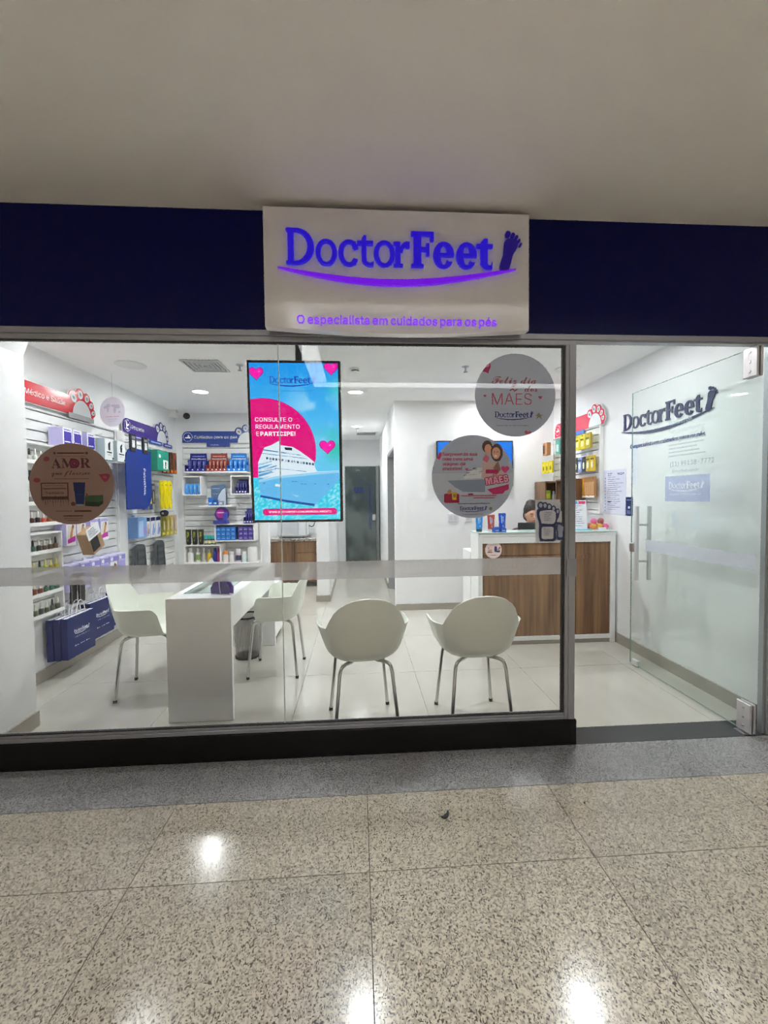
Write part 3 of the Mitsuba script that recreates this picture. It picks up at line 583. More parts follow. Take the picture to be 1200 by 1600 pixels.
for a, b, c in (((170, 880), (545, 935), 7), ((150, 915), (610, 970), 6), ((130, 1075), (300, 1035), 9), ((112, 1100), (290, 1065), 9), ((112, 1135), (270, 1095), 8), ((280, 1060), (600, 1095), 5)):
    p.add(PX([a, b, (b[0], b[1]+c), (a[0], a[1]+c*1.5)]), '#3b7fb4', False)
for k in range(16):
    x = 195+k*31; y = 955+k*3.9; p.add(PX([(x, y), (x+20, y+2.5), (x+20, y+24), (x, y+22)]), '#35506a', False)
for k in range(5):
    p.add(PX([(112, 1020+k*34), (250, 985+k*34), (250, 1000+k*34), (112, 1042+k*34)]), '#58a9d8', False)
p.add(PX([(385, 862), (460, 866), (460, 892), (390, 886)]), '#1d2b3d')
p.add(PX([(112, 1175), (300, 1140), (700, 1105), (940, 1092), (936, 1180), (820, 1300), (678, 1432), (400, 1388), (125, 1335)]), '#63bdf0')
p.add(PX([(112, 1175), (300, 1140), (700, 1105), (940, 1092), (940, 1112), (700, 1128), (300, 1165), (112, 1200)]), '#9bd6f6')
p.add(PX([(122, 1325), (400, 1378), (680, 1418), (672, 1440), (400, 1400), (122, 1345)]), '#0d4f9e')
for x, y in ((450, 1190), (482, 1190), (545, 1215), (580, 1217), (680, 1215), (815, 1220), (160, 1205)): p.add(PX([(x, y), (x+16, y), (x+14, y+9), (x, y+9)]), '#2a6aa0', False)
p.add(PX([(280, 1215), (335, 1225), (325, 1245), (275, 1240)]), '#e8f4fa'); p.add(PX([(440, 1320), (520, 1335), (500, 1350)]), '#9ad8f4', False)
p.add(rect(fx(0.095), fz(0.967), fx(0.96), fz(0.925), 0.022), '#e5007e')
p.add(mv(text('WWW.DOCTORFEET.COM.BR/REGULAMENTO', 1, weight=700, px=56), fx(0.165), fz(0.953), 0.73*dw/text('WWW.DOCTORFEET.COM.BR/REGULAMENTO', 1, weight=700, px=56).bounds[2]), '#ffffff')
p.put(tv, 'display', VM @ place(0, 0, -0.0205, 0), mat('#0c0c10', 0.25, 0.3), emit=0.3)
# wall screen
t = thing('wall_screen', 'blue lit screen on the back wall behind a round window sticker', 'screen')
part(t, 'case', rbox(1.035, 2.055, 5.44, 5.485, 1.635, 2.23, 0.004), BLACK); part(t, 'bracket', box(1.3, 1.8, 5.485, 5.4995, 1.75, 2.1), BLACKM)
p = Print(); p.grid(1.05, 2.04, 1.655, 2.215, 12, 8, lambda u, v: np.stack([0+40*u*0, 105+25*v, 235+10*v], -1)); p.put(t, 'display', place(0, 0, 5.4395, 0), mat('#0c0c10', 0.25, 0.3), emit=0.2)
# ------------------------------------------------------------------ slatted display walls: backing, one slat after another, trims
SLAT = mat('#e4e6e5', 0.4); PITCH = 0.0815
def slatwall(M, x0, x1, z0, z1, lab, trim=True):
    t = thing('slatwall', lab, 'display wall')
    part(t, 'backing', box(x0, x1, 0.0265, 0.0285, z0, z1), SLAT, M)
    z = z1 - 0.004
    for k in range(3): part(t, 'batten', box(x0+0.004+(x1-x0-0.028)*k/2, x0+0.024+(x1-x0-0.028)*k/2, 0.0065, 0.0265, z0, z1), SLAT, M)
    while z > z0+0.02:
        a = max(z-PITCH+0.010, z0)
        part(t, 'slat', box(x0+0.004, x1-0.004, 0.0, 0.0065, a, z), SLAT, M); z -= PITCH
    part(t, 'cap_rail', box(x0, x1, -0.012, 0.0285, z1, z1+0.012), mat('#b9bcbb', 0.35, 0.5, 0.3), M)
    if trim:
        for a in (x0-0.022, x1): part(t, 'side_trim', box(a, a+0.022, -0.008, 0.0285, z0, z1+0.012), WHITE, M)
    return t
SW1 = slatwall(LW(0, 0), 2.925, 4.70, 0.50, 2.232, 'white slatted display wall behind the nail polish racks, nearest the window')
SW2 = slatwall(LW(0, 0), 4.90, 6.12, 0.50, 2.232, 'white slatted display wall behind the blue insole board on the left wall')
SW3 = slatwall(BW(0, 0, 6.30), -2.53, -1.46, 0.49, 2.245, 'white slatted display wall with box shelves at the back of the shop')
SW4 = slatwall(RW(0, 0), -5.42, -4.37, 1.30, 2.235, 'white slatted display wall above the counter on the right wall')
struct('trim_left', rbox(-2.6295, -2.585, 4.725, 4.875, 0.12, 2.26, 0.003), WHITE, 'white upright trim between the two left display walls', 'trim')
def hook(t, M, x, z, d):      # a wire peg that carries hanging goods
    single('peg', tube([(x, -0.0005, z), (x, -d, z), (x, -d-0.004, z+0.012)], 0.0025, 5), STEEL, 'thin steel peg holding goods on a slatted display wall', 'peg', 'steel pegs in the display walls', M)

# ------------------------------------------------------------------ category signs with a foot outline
def foot_sign(M, left, h, base, colour, words, tags, lab, icon=None, r=1.0, round_left=True, tx=None):
    """x=0 is the middle of the foot, z=0 the lower edge; the bar runs to the left."""
    t = thing('category_sign', lab, 'sign')
    bar = union_all([rect(-left+h/2, 0, 0.0, h), ell(-left+h/2, h/2, h/2, h/2, q=12), rect(-left, 0, -left+h/2, h/2)]) if round_left else rect(-left, 0, 0, h)
    toes = [(126, 0.196, 0.060), (95, 0.206, 0.054), (68, 0.203, 0.048), (44, 0.193, 0.042), (22, 0.181, 0.037)]
    lob = [ell(r*q*math.cos(math.radians(a)), r*q*math.sin(math.radians(a)), r*k, r*k*1.1, q=8) for a, q, k in toes]
    ring = ell(0, 0, 0.168*r, 0.195*r, q=16).intersection(rect(-1, 0, 1, 1))
    sole = ell(0, 0, 0.132*r, 0.152*r, q=16).intersection(rect(-1, -0.001, 1, 1))
    shape = union_all([bar, ring]+lob).buffer(0.014).buffer(-0.014)
    rim = shape.buffer(0.007)
    part(t, 'backplate', slab(rim, 0.006), WHITE, M @ place(0, 0, 0.006, 0))
    part(t, 'board', slab(shape, 0.007), mat(colour, 0.22), M)
    part(t, 'sole', slab(sole, 0.010), mat('#dcdfe0', 0.3), M)
    for (a, q, k), g in zip(toes, lob):
        x, z = r*q*math.cos(math.radians(a)), r*q*math.sin(math.radians(a))
        part(t, 'toe', slab(ell(x, z, 0.58*r*k, 0.76*r*k, a-90), 0.0095), mat('#d9dcdc', 0.4), M)
    p = Print()
    if icon: p.add(ringl(-left+h*0.5, h*0.5, h*0.40, h*0.40, 0.006, 0.006), '#ffffff'); p.add(mv(icon, -left+h*0.5, h*0.5, h), '#ffffff')
    x = tx if tx is not None else -left + (h*1.02 if icon else 0.05)
    if words: p.add(mv(text(words, 1.0, weight=450), x, h*0.36, h*0.27), '#f4f4f4')
    for (a, q, k), _ in zip(toes, lob):
        x_, z_ = r*q*math.cos(math.radians(a)), r*q*math.sin(math.radians(a)); p.add(ell(x_, z_, 0.22*k, 0.34*k, a-60), '#8d8f93', False)
    p.put(t, 'print', M @ place(0, 0, -0.0102, 0))
    for x0, x1, z0, z1, c, s in tags:
        g = part(t, 'tag', box(x0, x1, -0.020, -0.014, z0, z1), mat(c, 0.3), M)
        if s: p = Print(); p.add(mv(text(s, 1.0, weight=500), x0+0.06, (z0+z1)/2-0.011, 0.022) if len(s) > 1 else rect(x0+0.03, (z0+z1)/2-0.007, x1-0.03, (z0+z1)/2+0.007), '#eef0f4' if len(s) > 1 else '#b9bfe0'); p.put(t, 'tag_print', M @ place(0, 0, -0.0203, 0))
    return t
shoe = Polygon([(-0.25, -0.12), (0.25, -0.12), (0.25, 0.0), (0.16, 0.0), (0.08, 0.2), (-0.02, 0.16), (0.02, 0.02), (-0.25, -0.02)])
knee = union_all([LineString([(-0.12, 0.25), (-0.08, -0.02), (0.16, 0.08)]).buffer(0.07), LineString([(-0.08, -0.02), (-0.12, -0.2), (0.1, -0.2)]).buffer(0.05)])
foot_sign(LW(4.175, 2.288), 1.22, 0.165, 0, '#c4202c', 'Médico e Saúde', [(-0.20, 0.155, -0.035, 0.012, '#a3a3a3', '')], 'red category sign reading Médico e Saúde on the left wall', None, 1.0, False, -0.69)
labels_red = Print(); labels_red.add(ringl(-0.80, 0.083, 0.062, 0.062, 0.006, 0.006), '#ffffff'); labels_red.put('category_sign', 'ring', LW(4.175, 2.288) @ place(0, 0, -0.0104, 0))
foot_sign(LW(5.80, 2.262), 0.93, 0.165, 0, '#3d2a78', 'Ortopedia', [(-0.78, -0.42, -0.052, -0.004, '#42307e', '-'), (-0.36, -0.03, -0.052, -0.004, '#27419a', '-'), (0.03, 0.27, -0.052, -0.004, '#27419a', '-')], 'purple category sign reading Ortopedia on the left wall', knee)
foot_sign(BW(-1.605, 2.322, 6.30), 0.925, 0.165, 0, '#1d3b8e', 'Cuidados para os pés', [(-0.575, -0.25, -0.062, -0.002, '#1d3b8e', 'Cremes')], 'blue category sign reading Cuidados para os pés on the back wall', shoe)
foot_sign(RW(4.455, 2.256), 0.93, 0.165, 0, '#d02a4c', '', [(-0.42, -0.20, -0.05, -0.004, '#3867b4', '')], 'crimson category sign with a foot outline above the counter on the right wall', shoe, 0.9)

# ------------------------------------------------------------------ goods: one builder for each kind
def carton(name, M, w, d, h, colour, prints, lab, categ, group=None, side=None):
    """Box standing at the frame's origin: width along x, depth along y (front at -d/2)."""
    t = thing(name, lab, categ, group)
    part(t, 'box', box(-w/2, w/2, -d/2, d/2, 0, h), mat(colour, 0.4), M)
    if side: part(t, 'side_panel', cat([box(-w/2-0.0006, -w/2+0.001, -d/2+0.004, d/2-0.004, 0.004, h-0.004), box(w/2-0.001, w/2+0.0006, -d/2+0.004, d/2-0.004, 0.004, h-0.004)]), mat(side, 0.4), M)
    if prints:
        p = Print()
        for g, c in prints: p.add(g, c)
        p.put(t, 'label_print', M @ place(0, 0, -d/2, 0))
    return t
def bottle(name, M, r, h, body, cap, lab, categ='bottle', group=None, neck=0.55, cap_r=0.55, tip=False, band=None):
    t = thing(name, lab, categ, group)
    part(t, 'body', lathe([(0, 0), (r*0.94, 0), (r, 0.06*h), (r, neck*h*0.85), (r*0.82, neck*h*0.95), (r*cap_r*0.9, neck*h), (0, neck*h)], 14), mat(body, 0.2), M, smooth=35)
    top = 0.35 if tip else 0.9
    part(t, 'cap', lathe([(0, neck*h), (r*cap_r, neck*h), (r*cap_r*(0.7 if tip else 1), h*0.93), (r*cap_r*top*0.9, h), (0, h)], 12), mat(cap, 0.3), M, smooth=35)
    if band: part(t, 'label_band', lathe([(r*1.015, neck*h*0.2), (r*1.015, neck*h*0.75)], 14), mat(band, 0.5), M, smooth=True)
    return t
def squeeze_tube(name, M, w, h, body, cap, lab, categ='tube', group=None, top_cap=False, stripe=None):
    """Soft tube standing on its cap, flat crimped end on top."""
    t = thing(name, lab, categ, group); ch = 0.14*h; V = []
    for k, zz in enumerate(np.linspace(ch, h, 7)):
        u = k/6; a = w*0.5*(0.80+0.20*u); b = w*0.40*(1-u)**0.8+0.002
        for q in range(16):
            w_ = 2*math.pi*q/16; V.append((a*math.cos(w_), b*math.sin(w_), zz))
    F = []
    for k in range(6):
        for q in range(16):
            i0, i1 = k*16+q, k*16+(q+1) % 16; F += [[i0, i1, i1+16], [i0, i1+16, i0+16]]
    V += [(0, 0, ch), (0, 0, h)]
    for q in range(16): F += [[112, (q+1) % 16, q], [113, 96+q, 96+(q+1) % 16]]
    part(t, 'body', trimesh.Trimesh(np.array(V), np.array(F), process=False), mat(body, 0.3), M, smooth=40)
    part(t, 'cap', lathe([(0, 0), (w*0.36, 0), (w*0.38, ch), (0, ch)], 14), mat(cap, 0.35), M, smooth=35)
    if stripe:
        def patch(u0, u1, q0, q1):
            v, f = [], []
            for u in np.linspace(u0, u1, 5):
                for q in np.linspace(q0, q1, 5):
                    a, b = w*0.5*(0.80+0.20*u)+0.0006, w*0.40*(1-u)**0.8+0.003; v.append((a*math.cos(q), b*math.sin(q)-0.0004, ch+u*(h-ch)))
            for i in range(4):
                for j in range(4): k0 = i*5+j; f += [[k0, k0+1, k0+6], [k0, k0+6, k0+5]]
            return trimesh.Trimesh(np.array(v), np.array(f), process=False)
        part(t, 'label', cat([patch(0.36, 0.86, 4.30, 4.56), patch(0.45, 0.80, 4.72, 4.95), patch(0.12, 0.24, 4.60, 4.83)]), mat(stripe, 0.4), M, smooth=True)
    return t
def pack(name, M, w, h, colour, prints, lab, categ='pack', group=None, d=0.016, shape=None, header=None):
    """Flat pack hanging on a peg: back at y=0, bottom at z=0, hole near the top."""
    t = thing(name, lab, categ, group)
    g = (shape or rect(-w/2, 0, w/2, h, 0.004)).difference(rect(-0.012, h-0.022, 0.012, h-0.012, 0.004))
    part(t, 'card', slab(g, d), mat(colour, 0.4), M)
    if header: part(t, 'header', slab(rect(-w/2, h*0.74, w/2, h-0.024), d+0.002), mat(header, 0.4), M)
    if prints:
        p = Print()
        for q, c in prints: p.add(q, c)
        p.put(t, 'label_print', M @ place(0, 0, -d-0.0022, 0))
    return t
# ---- nail polish racks on the first slatted wall
def rack(y0, y1, z0, n, pitch, lab):
    t = thing('polish_rack', lab, 'rack'); M = LW(0, 0); x0, x1 = y0, y1; z1 = z0+n*pitch
    for a in (x0, x1-0.012): part(t, 'side', box(a, a+0.012, -0.075, -0.0005, z0, z1), WHITE, M)
    for k in range(n+1): part(t, 'shelf', box(x0+0.012, x1-0.012, -0.075, -0.0005, z0+k*pitch-(0.0 if k < n else 0.012), z0+k*pitch+(0.012 if k < n else 0.0)), WHITE, M)
    for k in range(n): part(t, 'front_rail', box(x0+0.012, x1-0.012, -0.075, -0.071, z0+k*pitch+0.012, z0+k*pitch+0.03), WHITE, M)
    return t
rack(3.22, 3.752, 1.30, 4, 0.165, 'white wall rack of nail polish behind the brown round window sticker'); rack(3.22, 3.748, 0.565, 4, 0.17, 'white wall rack of nail polish below, just above the blue shopping bags')
ROWS = [(1.30, 0.165, [('#c8463e', '#d9d7d2', 'coral and dark', 0), ('#8e8a86', '#e4e2dc', 'grey', 0), ('#bdbab2', '#2a2a2c', 'smoky', 0), ('#d2d3ce', '#ece9e2', 'clear', 1)]),
        (0.565, 0.17, [('#6d7470', '#e6e2d6', 'dark grey-green', 1), ('#5d4a3e', '#f0ebe0', 'brown', 1), ('#a9ac45', '#d7cf8a', 'olive yellow', 1), ('#4c5a5a', '#d8cfc0', 'mixed dark', 1)])]
pal = {'coral and dark': ['#d0413c', '#4a2a2c', '#2c2426', '#c9564a', '#8d5a3c', '#a7683f'], 'olive yellow': ['#b98a2c', '#8f9a3a', '#7f9a34', '#a9b52f', '#9a8c30', '#b0a83a'], 'brown': ['#5c4a40', '#7a4234', '#6e3f33', '#4f6a58', '#3f6f5c', '#4d6b60'],
       'mixed dark': ['#3c4650', '#42615a', '#3c3b38', '#5a4a38', '#56483c', '#6a5440'], 'dark grey-green': ['#4a4a44', '#56624c', '#4a544a', '#565a50', '#5e6660', '#50584c'], 'grey': ['#8e8a86', '#7e7a7a', '#96908c', '#8a8884', '#a09a94', '#8a8680'], 'smoky': ['#b2aea8', '#2c2c30', '#aca8a2', '#9c9892', '#b6b2aa', '#a8a49e'], 'clear': ['#cfd2cc', '#c6c9c2', '#d6d6cf', '#cbd0c9', '#d0d0c8', '#c8ccc6']}
for z0, pitch, rows in ROWS:
    for k, (_, cp, nm, tip) in enumerate(rows):
        for i in range(6):
            where = 'upper rack' if z0 > 1 else 'lower rack'
            bottle('nail_polish', LW(3.40+0.062*i, z0+k*pitch+0.0125) @ place(0, 0, -0.042, 0), 0.017, 0.098+0.006*((i*7+k) % 3), pal[nm][i], cp if (i+k) % 4 else '#2b2a2c', '%s nail polish, %s from the pillar, %s shelf up in the %s' % (nm, ORD[i], ORD[k], where), 'nail polish', 'nail polish bottles in the racks', 0.52, 0.5, bool(tip))
# ---- cartons and packs on the first wall
LAV, PUR = '#b6b0dc', '#4b3fa8'
for i, y in enumerate((3.757, 3.893, 4.075)):
    M = LW(y, 1.966, -2.5225 + (0.0 if i % 2 else 0.006))
    c = carton('brace_carton', M, 0.112, 0.12, 0.155, '#eceaf6', [(rect(-0.046, 0.01, 0.046, 0.12), PUR), (rect(-0.04, 0.03, 0.03, 0.04), '#e8e6f4'), (rect(-0.046, 0.13, 0.03, 0.14), '#8b86c8')], 'purple-labelled carton with lavender sides, %s from the window above the brown sticker' % ORD[i], 'carton', 'purple cartons above the brown sticker', LAV)
    part(c, 'hang_tab', box(-0.02, 0.02, 0.052, 0.056, 0.155, 0.18), mat('#dcdcee', 0.4), M)
    hook(SW1, LW(0, 0), y, 2.125, 0.10)
foot_ic = union_all([ell(0, 0.01, 0.016, 0.026), rect(-0.014, -0.03, 0.014, -0.008, 0.004), ell(0.012, 0.035, 0.007, 0.01)])
for i, y in enumerate((4.225, 4.43)):
    M = LW(y, 1.88, -2.484)
    c = carton('insole_carton', M, 0.135, 0.20, 0.215, '#e3e8ea', [(mv(foot_ic, 0.0, 0.135, 1.1), '#17242b'), (rect(-0.04, 0.075, 0.045, 0.088), '#26343a'), (rect(-0.03, 0.055, 0.03, 0.06), '#6b7a80'), (rect(0.045, 0.015, 0.065, 0.035), '#1b2b33'), (rect(-0.0675, 0, 0.0675, 0.008), '#2e5a66')], 'pale teal carton with black foot emblem, %s the blue insole board' % ('second from' if i == 0 else 'touching'), 'carton', 'foot emblem cartons', '#a9b9bd')
    hook(SW1 if i == 0 else SW1, LW(0, 0), y-0.02 if y < 4.6 else y, 2.13, 0.16)
    part(c, 'hang_tab', box(-0.02, 0.02, 0.08, 0.084, 0.215, 0.26), mat('#cfd8da', 0.4), M)
for i, y in enumerate((3.818, 3.955, 4.145, 4.30)):
    M = LW(y, 1.108, -2.545)
    c = carton('hosiery_carton', M, 0.118, 0.10, 0.222, '#efeef4', [(rect(-0.058, 0.185, 0.058, 0.215), '#a9a6d6'), (rect(-0.05, 0.05, 0.05, 0.18), '#dcd6cc'), (Polygon([(-0.03, 0.05), (0.0, 0.05), (0.02, 0.12), (0.035, 0.175), (0.01, 0.175), (-0.01, 0.12)]), '#b98a68'), (ell(0.02, 0.165, 0.014, 0.016), '#7a4f38'), (Polygon([(-0.05, 0.02), (0.05, 0.035), (0.05, 0.085), (-0.05, 0.055)]), '#c23aa8')], 'lavender stocking carton with magenta corner, %s from the nail polish racks' % ORD[i], 'carton', 'stocking cartons', LAV)
    part(c, 'hang_tab', box(-0.02, 0.02, 0.043, 0.047, 0.222, 0.25), mat('#dcdcee', 0.4), M); hook(SW1, LW(0, 0), y, 1.345, 0.08)
for i in range(6):
    y = 3.835+0.15*i
    pr = [(rect(-0.066, 0.178, 0.066, 0.225), '#8f89cf'), (rect(-0.05, 0.185, -0.01, 0.218), '#e6e4f4'), (rect(-0.06, 0.02, 0.06, 0.17), '#f0eff5' if i % 2 == 0 else '#a39ddb')]
    if i in (2, 4): pr += [(ell(-0.02, 0.10, 0.022, 0.035, 30), '#3a2a20'), (ell(0.02, 0.11, 0.018, 0.05), '#6f4c38'), (ell(0.045, 0.10, 0.012, 0.05), '#a87e62')]
    M = LW(y, 0.70, -2.545)
    c = carton('sock_carton', M, 0.135, 0.10, 0.24, '#c9c6e6', pr, 'lavender support carton low behind the frosted band, %s from the nail polish racks' % ORD[i], 'carton', 'support cartons behind the frosted band', LAV)
    part(c, 'hang_tab', box(-0.02, 0.02, 0.043, 0.047, 0.24, 0.262), mat('#dcdcee', 0.4), M); hook(SW1, LW(0, 0), y, 0.957, 0.08)
for i, y in enumerate((3.81, 3.89)):
    pack('black_sock_pack', LW(y, 0.60, -2.50+0.02*i), 0.075, 0.26, '#141416', [(rect(-0.03, 0.20, 0.03, 0.225), '#e6e4f0'), (rect(-0.036, 0.0, -0.028, 0.2), '#7e7a80')], 'long black sock pack above the front blue shopping bags, %s' % ('nearer the window' if i == 0 else 'farther from the window'), 'sock pack', 'black sock packs', 0.014); hook(SW1, LW(0, 0), y, 0.845, 0.11)
# kraft package with a white leaflet, hung in front of the stocking cartons
t = thing('kraft_package', 'tilted brown kraft package with white leaflet in front of the stocking cartons', 'package')
KM = roll(LW(3.86, 1.06, -2.335), -24)
part(t, 'box', rbox(-0.085, 0.085, -0.05, 0.05, 0.0, 0.20, 0.004), mat('#a98a6c', 0.7), KM); part(t, 'flap', box(-0.083, 0.02, -0.054, -0.0502, 0.03, 0.18), mat('#161517', 0.6), KM)
part(t, 'leaflet', box(-0.12, 0.06, -0.066, -0.062, 0.155, 0.255), mat('#e9eaee', 0.6), KM)
p = Print()
for g in lines(-0.10, 0.235, 0.13, 5, 0.015, 0.005, 0.4, 5): p.add(g, '#4a4f66', False)
p.put(t, 'leaflet_print', KM @ place(0, 0, -0.0665, 0))
part(t, 'cord', tube(spline([(0.0, 0.0, 0.20), (0.02, 0.06, 0.25), (0.03, 0.15, 0.27)], 6), 0.002, 5), mat('#d8d2c4', 0.6), KM)
# shopping bags on the slatted wall
def bag(M, lab, front=True):
    t = thing('shopping_bag', lab, 'bag', 'blue shopping bags on the left wall'); w, h, d = 0.375, 0.35, 0.05
    body = rbox(-w/2, w/2, -d, 0.0, 0, h, 0.004)
    part(t, 'body', body, mat('#16265f', 0.5, 0.2), M); part(t, 'mouth', box(-w/2+0.008, w/2-0.008, -d+0.008, -0.008, h-0.002, h+0.001), mat('#e9ecf4', 0.6), M)
    for yy in (-d+0.006, -0.006):
        part(t, 'handle', tube(spline([(-0.06, yy, h-0.02), (-0.052, yy, h+0.06), (-0.02, yy, h+0.115), (0.02, yy, h+0.115), (0.052, yy, h+0.06), (0.06, yy, h-0.02)], 5), 0.004, 6), mat('#e8e8ec', 0.6), M, smooth=40)
    if front:
        p = Print(); p.add(logo(-0.10, 0.205, 0.21), '#eef1fb'); p.add(tagline(-0.09, 0.165, 0.19), '#ccd4f0')
        for k in range(3): p.add(ell(-0.09+0.075*k, 0.095, 0.006, 0.006), '#eef1fb', False); p.add(rect(-0.08+0.075*k, 0.093, -0.045+0.075*k, 0.097), '#c8d0ec', False)
        p.put(t, 'emblem', M @ place(0, 0, -d-0.0003, 0))
for i in range(3): bag(LW(3.83-0.012*(2-i), 0.155, -2.598+0.052*i), 'dark blue shopping bag, %s of the front stack' % ['innermost, against the wall,', 'middle one', 'outermost one with white emblem'][i], i == 2)
for i in range(2): bag(LW(4.215+0.01*i, 0.185, -2.598+0.052*i), 'dark blue shopping bag, %s of the second stack' % ['inner one', 'outer one with white emblem'][i], i == 1)
bag(LW(4.605, 0.20, -2.58), 'dark blue paper shopping bag farthest back, partly hidden by the left armchair', True)
for y in (3.83, 4.22, 4.605): hook(SW1, LW(0, 0), y, 0.60, 0.16)
# pale lilac disc built in place of a reflection in the window glass
t = thing('round_hanging_sign', 'pale lilac round card hanging by the left wall between the red and purple signs', 'sign')
DM_ = place(-15, -2.44, 4.4, 2.385)
part(t, 'disc', slab(ell(0, 0, 0.148, 0.148, q=16), 0.004), mat('#f1eefc', 0.5), DM_)
p = Print(); p.add(union_all([ell(-0.07, 0.05, 0.03, 0.016, 15), ell(-0.045, 0.062, 0.025, 0.018), ell(-0.05, 0.02, 0.012, 0.026), ell(0.02, 0.058, 0.03, 0.014), ell(0.06, 0.05, 0.035, 0.020, -10), ell(0.03, 0.015, 0.016, 0.03), ell(0.085, -0.005, 0.014, 0.01)]), '#d6d4e8'); p.add(rect(-0.085, -0.052, 0.08, -0.045), '#e2c4d6', False); p.add(rect(-0.06, -0.075, 0.05, -0.070), '#d2d0e6', False); p.add(rect(-0.05, -0.095, 0.04, -0.090), '#d2d0e6', False); p.put(t, 'print', DM_ @ place(0, 0, -0.0045, 0))
part(t, 'wire', tube([(0, 0.002, 0.145), (0, 0.002, 0.3748)], 0.0015, 5), STEEL, DM_)
# ---- second slatted wall
t = thing('insole_board', 'blue projecting board with rounded corners reading Palmilhas', 'sign')
PM = LW(4.785, 1.40, -2.40)
g = union_all([rect(-0.265, 0, 0.265, 0.655)]).difference(rect(-0.265, 0.515, -0.125, 0.655).difference(ell(-0.125, 0.515, 0.14, 0.14, q=10))).difference(rect(0.085, 0, 0.265, 0.18).difference(ell(0.085, 0.18, 0.18, 0.18, q=10)))
part(t, 'board', slab(g, 0.012), mat('#0d2f7e', 0.35, 0.2), PM); part(t, 'arm', cat([box(0.15, 0.165, 0.0, 0.197, 0.40, 0.42), box(0.23, 0.245, 0.0, 0.197, 0.40, 0.42)]), STEEL, PM)
p = Print(); p.add(affinity.translate(affinity.rotate(text('Palmilhas', 1.0, weight=500).buffer(0), -90, origin=(0, 0)), 0, 0) if False else mv(affinity.rotate(text('Palmilhas', 1.0, weight=500), -90, origin=(0, 0)), 0.085, 0.45, 0.048), '#dfe6f4'); p.put(t, 'lettering', PM @ place(0, 0, -0.0125, 0))
for i, y in enumerate((4.66, 4.79, 4.92, 5.05)):
    h_ = 0.18; pack('brace_pack', LW(y, 2.02, -2.46 if i % 2 else -2.40), 0.10, h_, '#1b1c20', [(rect(-0.03, 0.04, 0.03, 0.12), '#c9cccf'), (rect(-0.035, 0.13, 0.035, 0.16), '#6d747a')], 'black and grey brace pack above the blue insole board, %s from the left' % ORD[i], 'brace pack', 'brace packs above the insole board', 0.02); hook(SW2, LW(0, 0), max(y, 4.93), 2.184, 0.20)
M = LW(5.41, 1.865, -2.50); c = carton('teal_carton', M, 0.30, 0.18, 0.24, '#12866f', [(rect(0.0, 0.02, 0.13, 0.13), '#d9e6e2'), (rect(0.05, 0.03, 0.075, 0.11), '#3c2d28'), (rect(-0.11, 0.15, -0.06, 0.19), '#dceee9')], 'teal green carton with white label hanging right of the blue insole board', 'carton', None, '#0f7a66'); part(c, 'hang_tab', box(-0.03, 0.03, 0.075, 0.08, 0.24, 0.27), mat('#12866f', 0.4), M); hook(SW2, LW(0, 0), 5.41, 2.125, 0.15)
for i in range(4):
    y = 5.70+0.075*i; pack('tights_pack', LW(y, 1.85, -2.54+0.015*i), 0.085, 0.285, '#3a2c28' if i < 3 else '#8a4a2e', [(rect(-0.04, 0.01, 0.04, 0.05), '#d8752e'), (rect(-0.02, 0.06, 0.02, 0.20), '#55423a'), (rect(-0.038, 0.05, -0.03, 0.24), '#a8714e')], 'dark brown and orange stocking pack, %s from the teal carton' % ORD[i], 'stocking pack', 'brown stocking packs', 0.014); hook(SW2, LW(0, 0), y, 2.118, 0.09)
insole = affinity.scale(Polygon(spline([(-0.025, 0.0), (0.025, 0.0), (0.035, 0.06), (0.03, 0.15), (0.045, 0.26), (0.04, 0.33), (0.0, 0.36), (-0.04, 0.34), (-0.048, 0.26), (-0.032, 0.15), (-0.038, 0.06), (-0.025, 0.0)], 4)).buffer(0), 1, 1)
for i in range(3):
    y = 5.50+0.065*i; pack('insole_pack', LW(y, 1.385, -2.49+0.022*i), 0.09, 0.36, '#e8d800' if i else '#cfc21c', [(ell(-0.015, 0.30, 0.008, 0.008), '#2b2b20'), (ell(0.02, 0.30, 0.008, 0.008), '#2b2b20'), (rect(-0.004, 0.06, 0.004, 0.25), '#b9a800')], 'bright yellow foot-shaped insole pack, %s from the window' % ORD[i], 'insole pack', 'yellow insole packs', 0.02, insole); hook(SW2, LW(0, 0), y, 1.728, 0.13)
for i, (c, c2, nm) in enumerate((('#d9dbe0', '#2c3a78', 'white and navy'), ('#c98a3a', '#4a5a9a', 'orange'), ('#cfc06a', '#3a4478', 'pale yellow'), ('#3c3d42', '#8d9096', 'dark grey'))):
    y = 5.16+0.085*i; pack('insole_card', LW(y, 1.38, -2.555), 0.078, 0.32, c, [(rect(-0.035, 0.0, 0.035, 0.07), c2), (ell(0, 0.16, 0.02, 0.07), '#8a8578'), (rect(-0.035, 0.25, 0.035, 0.295), c2)], '%s insole card between the blue insole board and the yellow packs' % nm, 'insole card', None, 0.012); hook(SW2, LW(0, 0), y, 1.683, 0.06)
t = thing('black_pouch', 'small black roll hanging below the yellow insole packs', 'pouch'); M = LW(5.60, 1.285, -2.50)
part(t, 'roll', lathe([(0, -0.045), (0.034, -0.045), (0.04, -0.035), (0.04, 0.035), (0.034, 0.045), (0, 0.045)], 18), BLACKM, M @ place(0, 0, 0, 0.04) @ trimesh.transformations.rotation_matrix(math.pi/2, [0, 1, 0]), smooth=35); part(t, 'core', lathe([(0, -0.047), (0.014, -0.047), (0.014, 0.047), (0, 0.047)], 12), GREY, M @ place(0, 0, 0, 0.04) @ trimesh.transformations.rotation_matrix(math.pi/2, [0, 1, 0]), smooth=35); hook(SW2, LW(0, 0), 5.60, 1.327, 0.13)
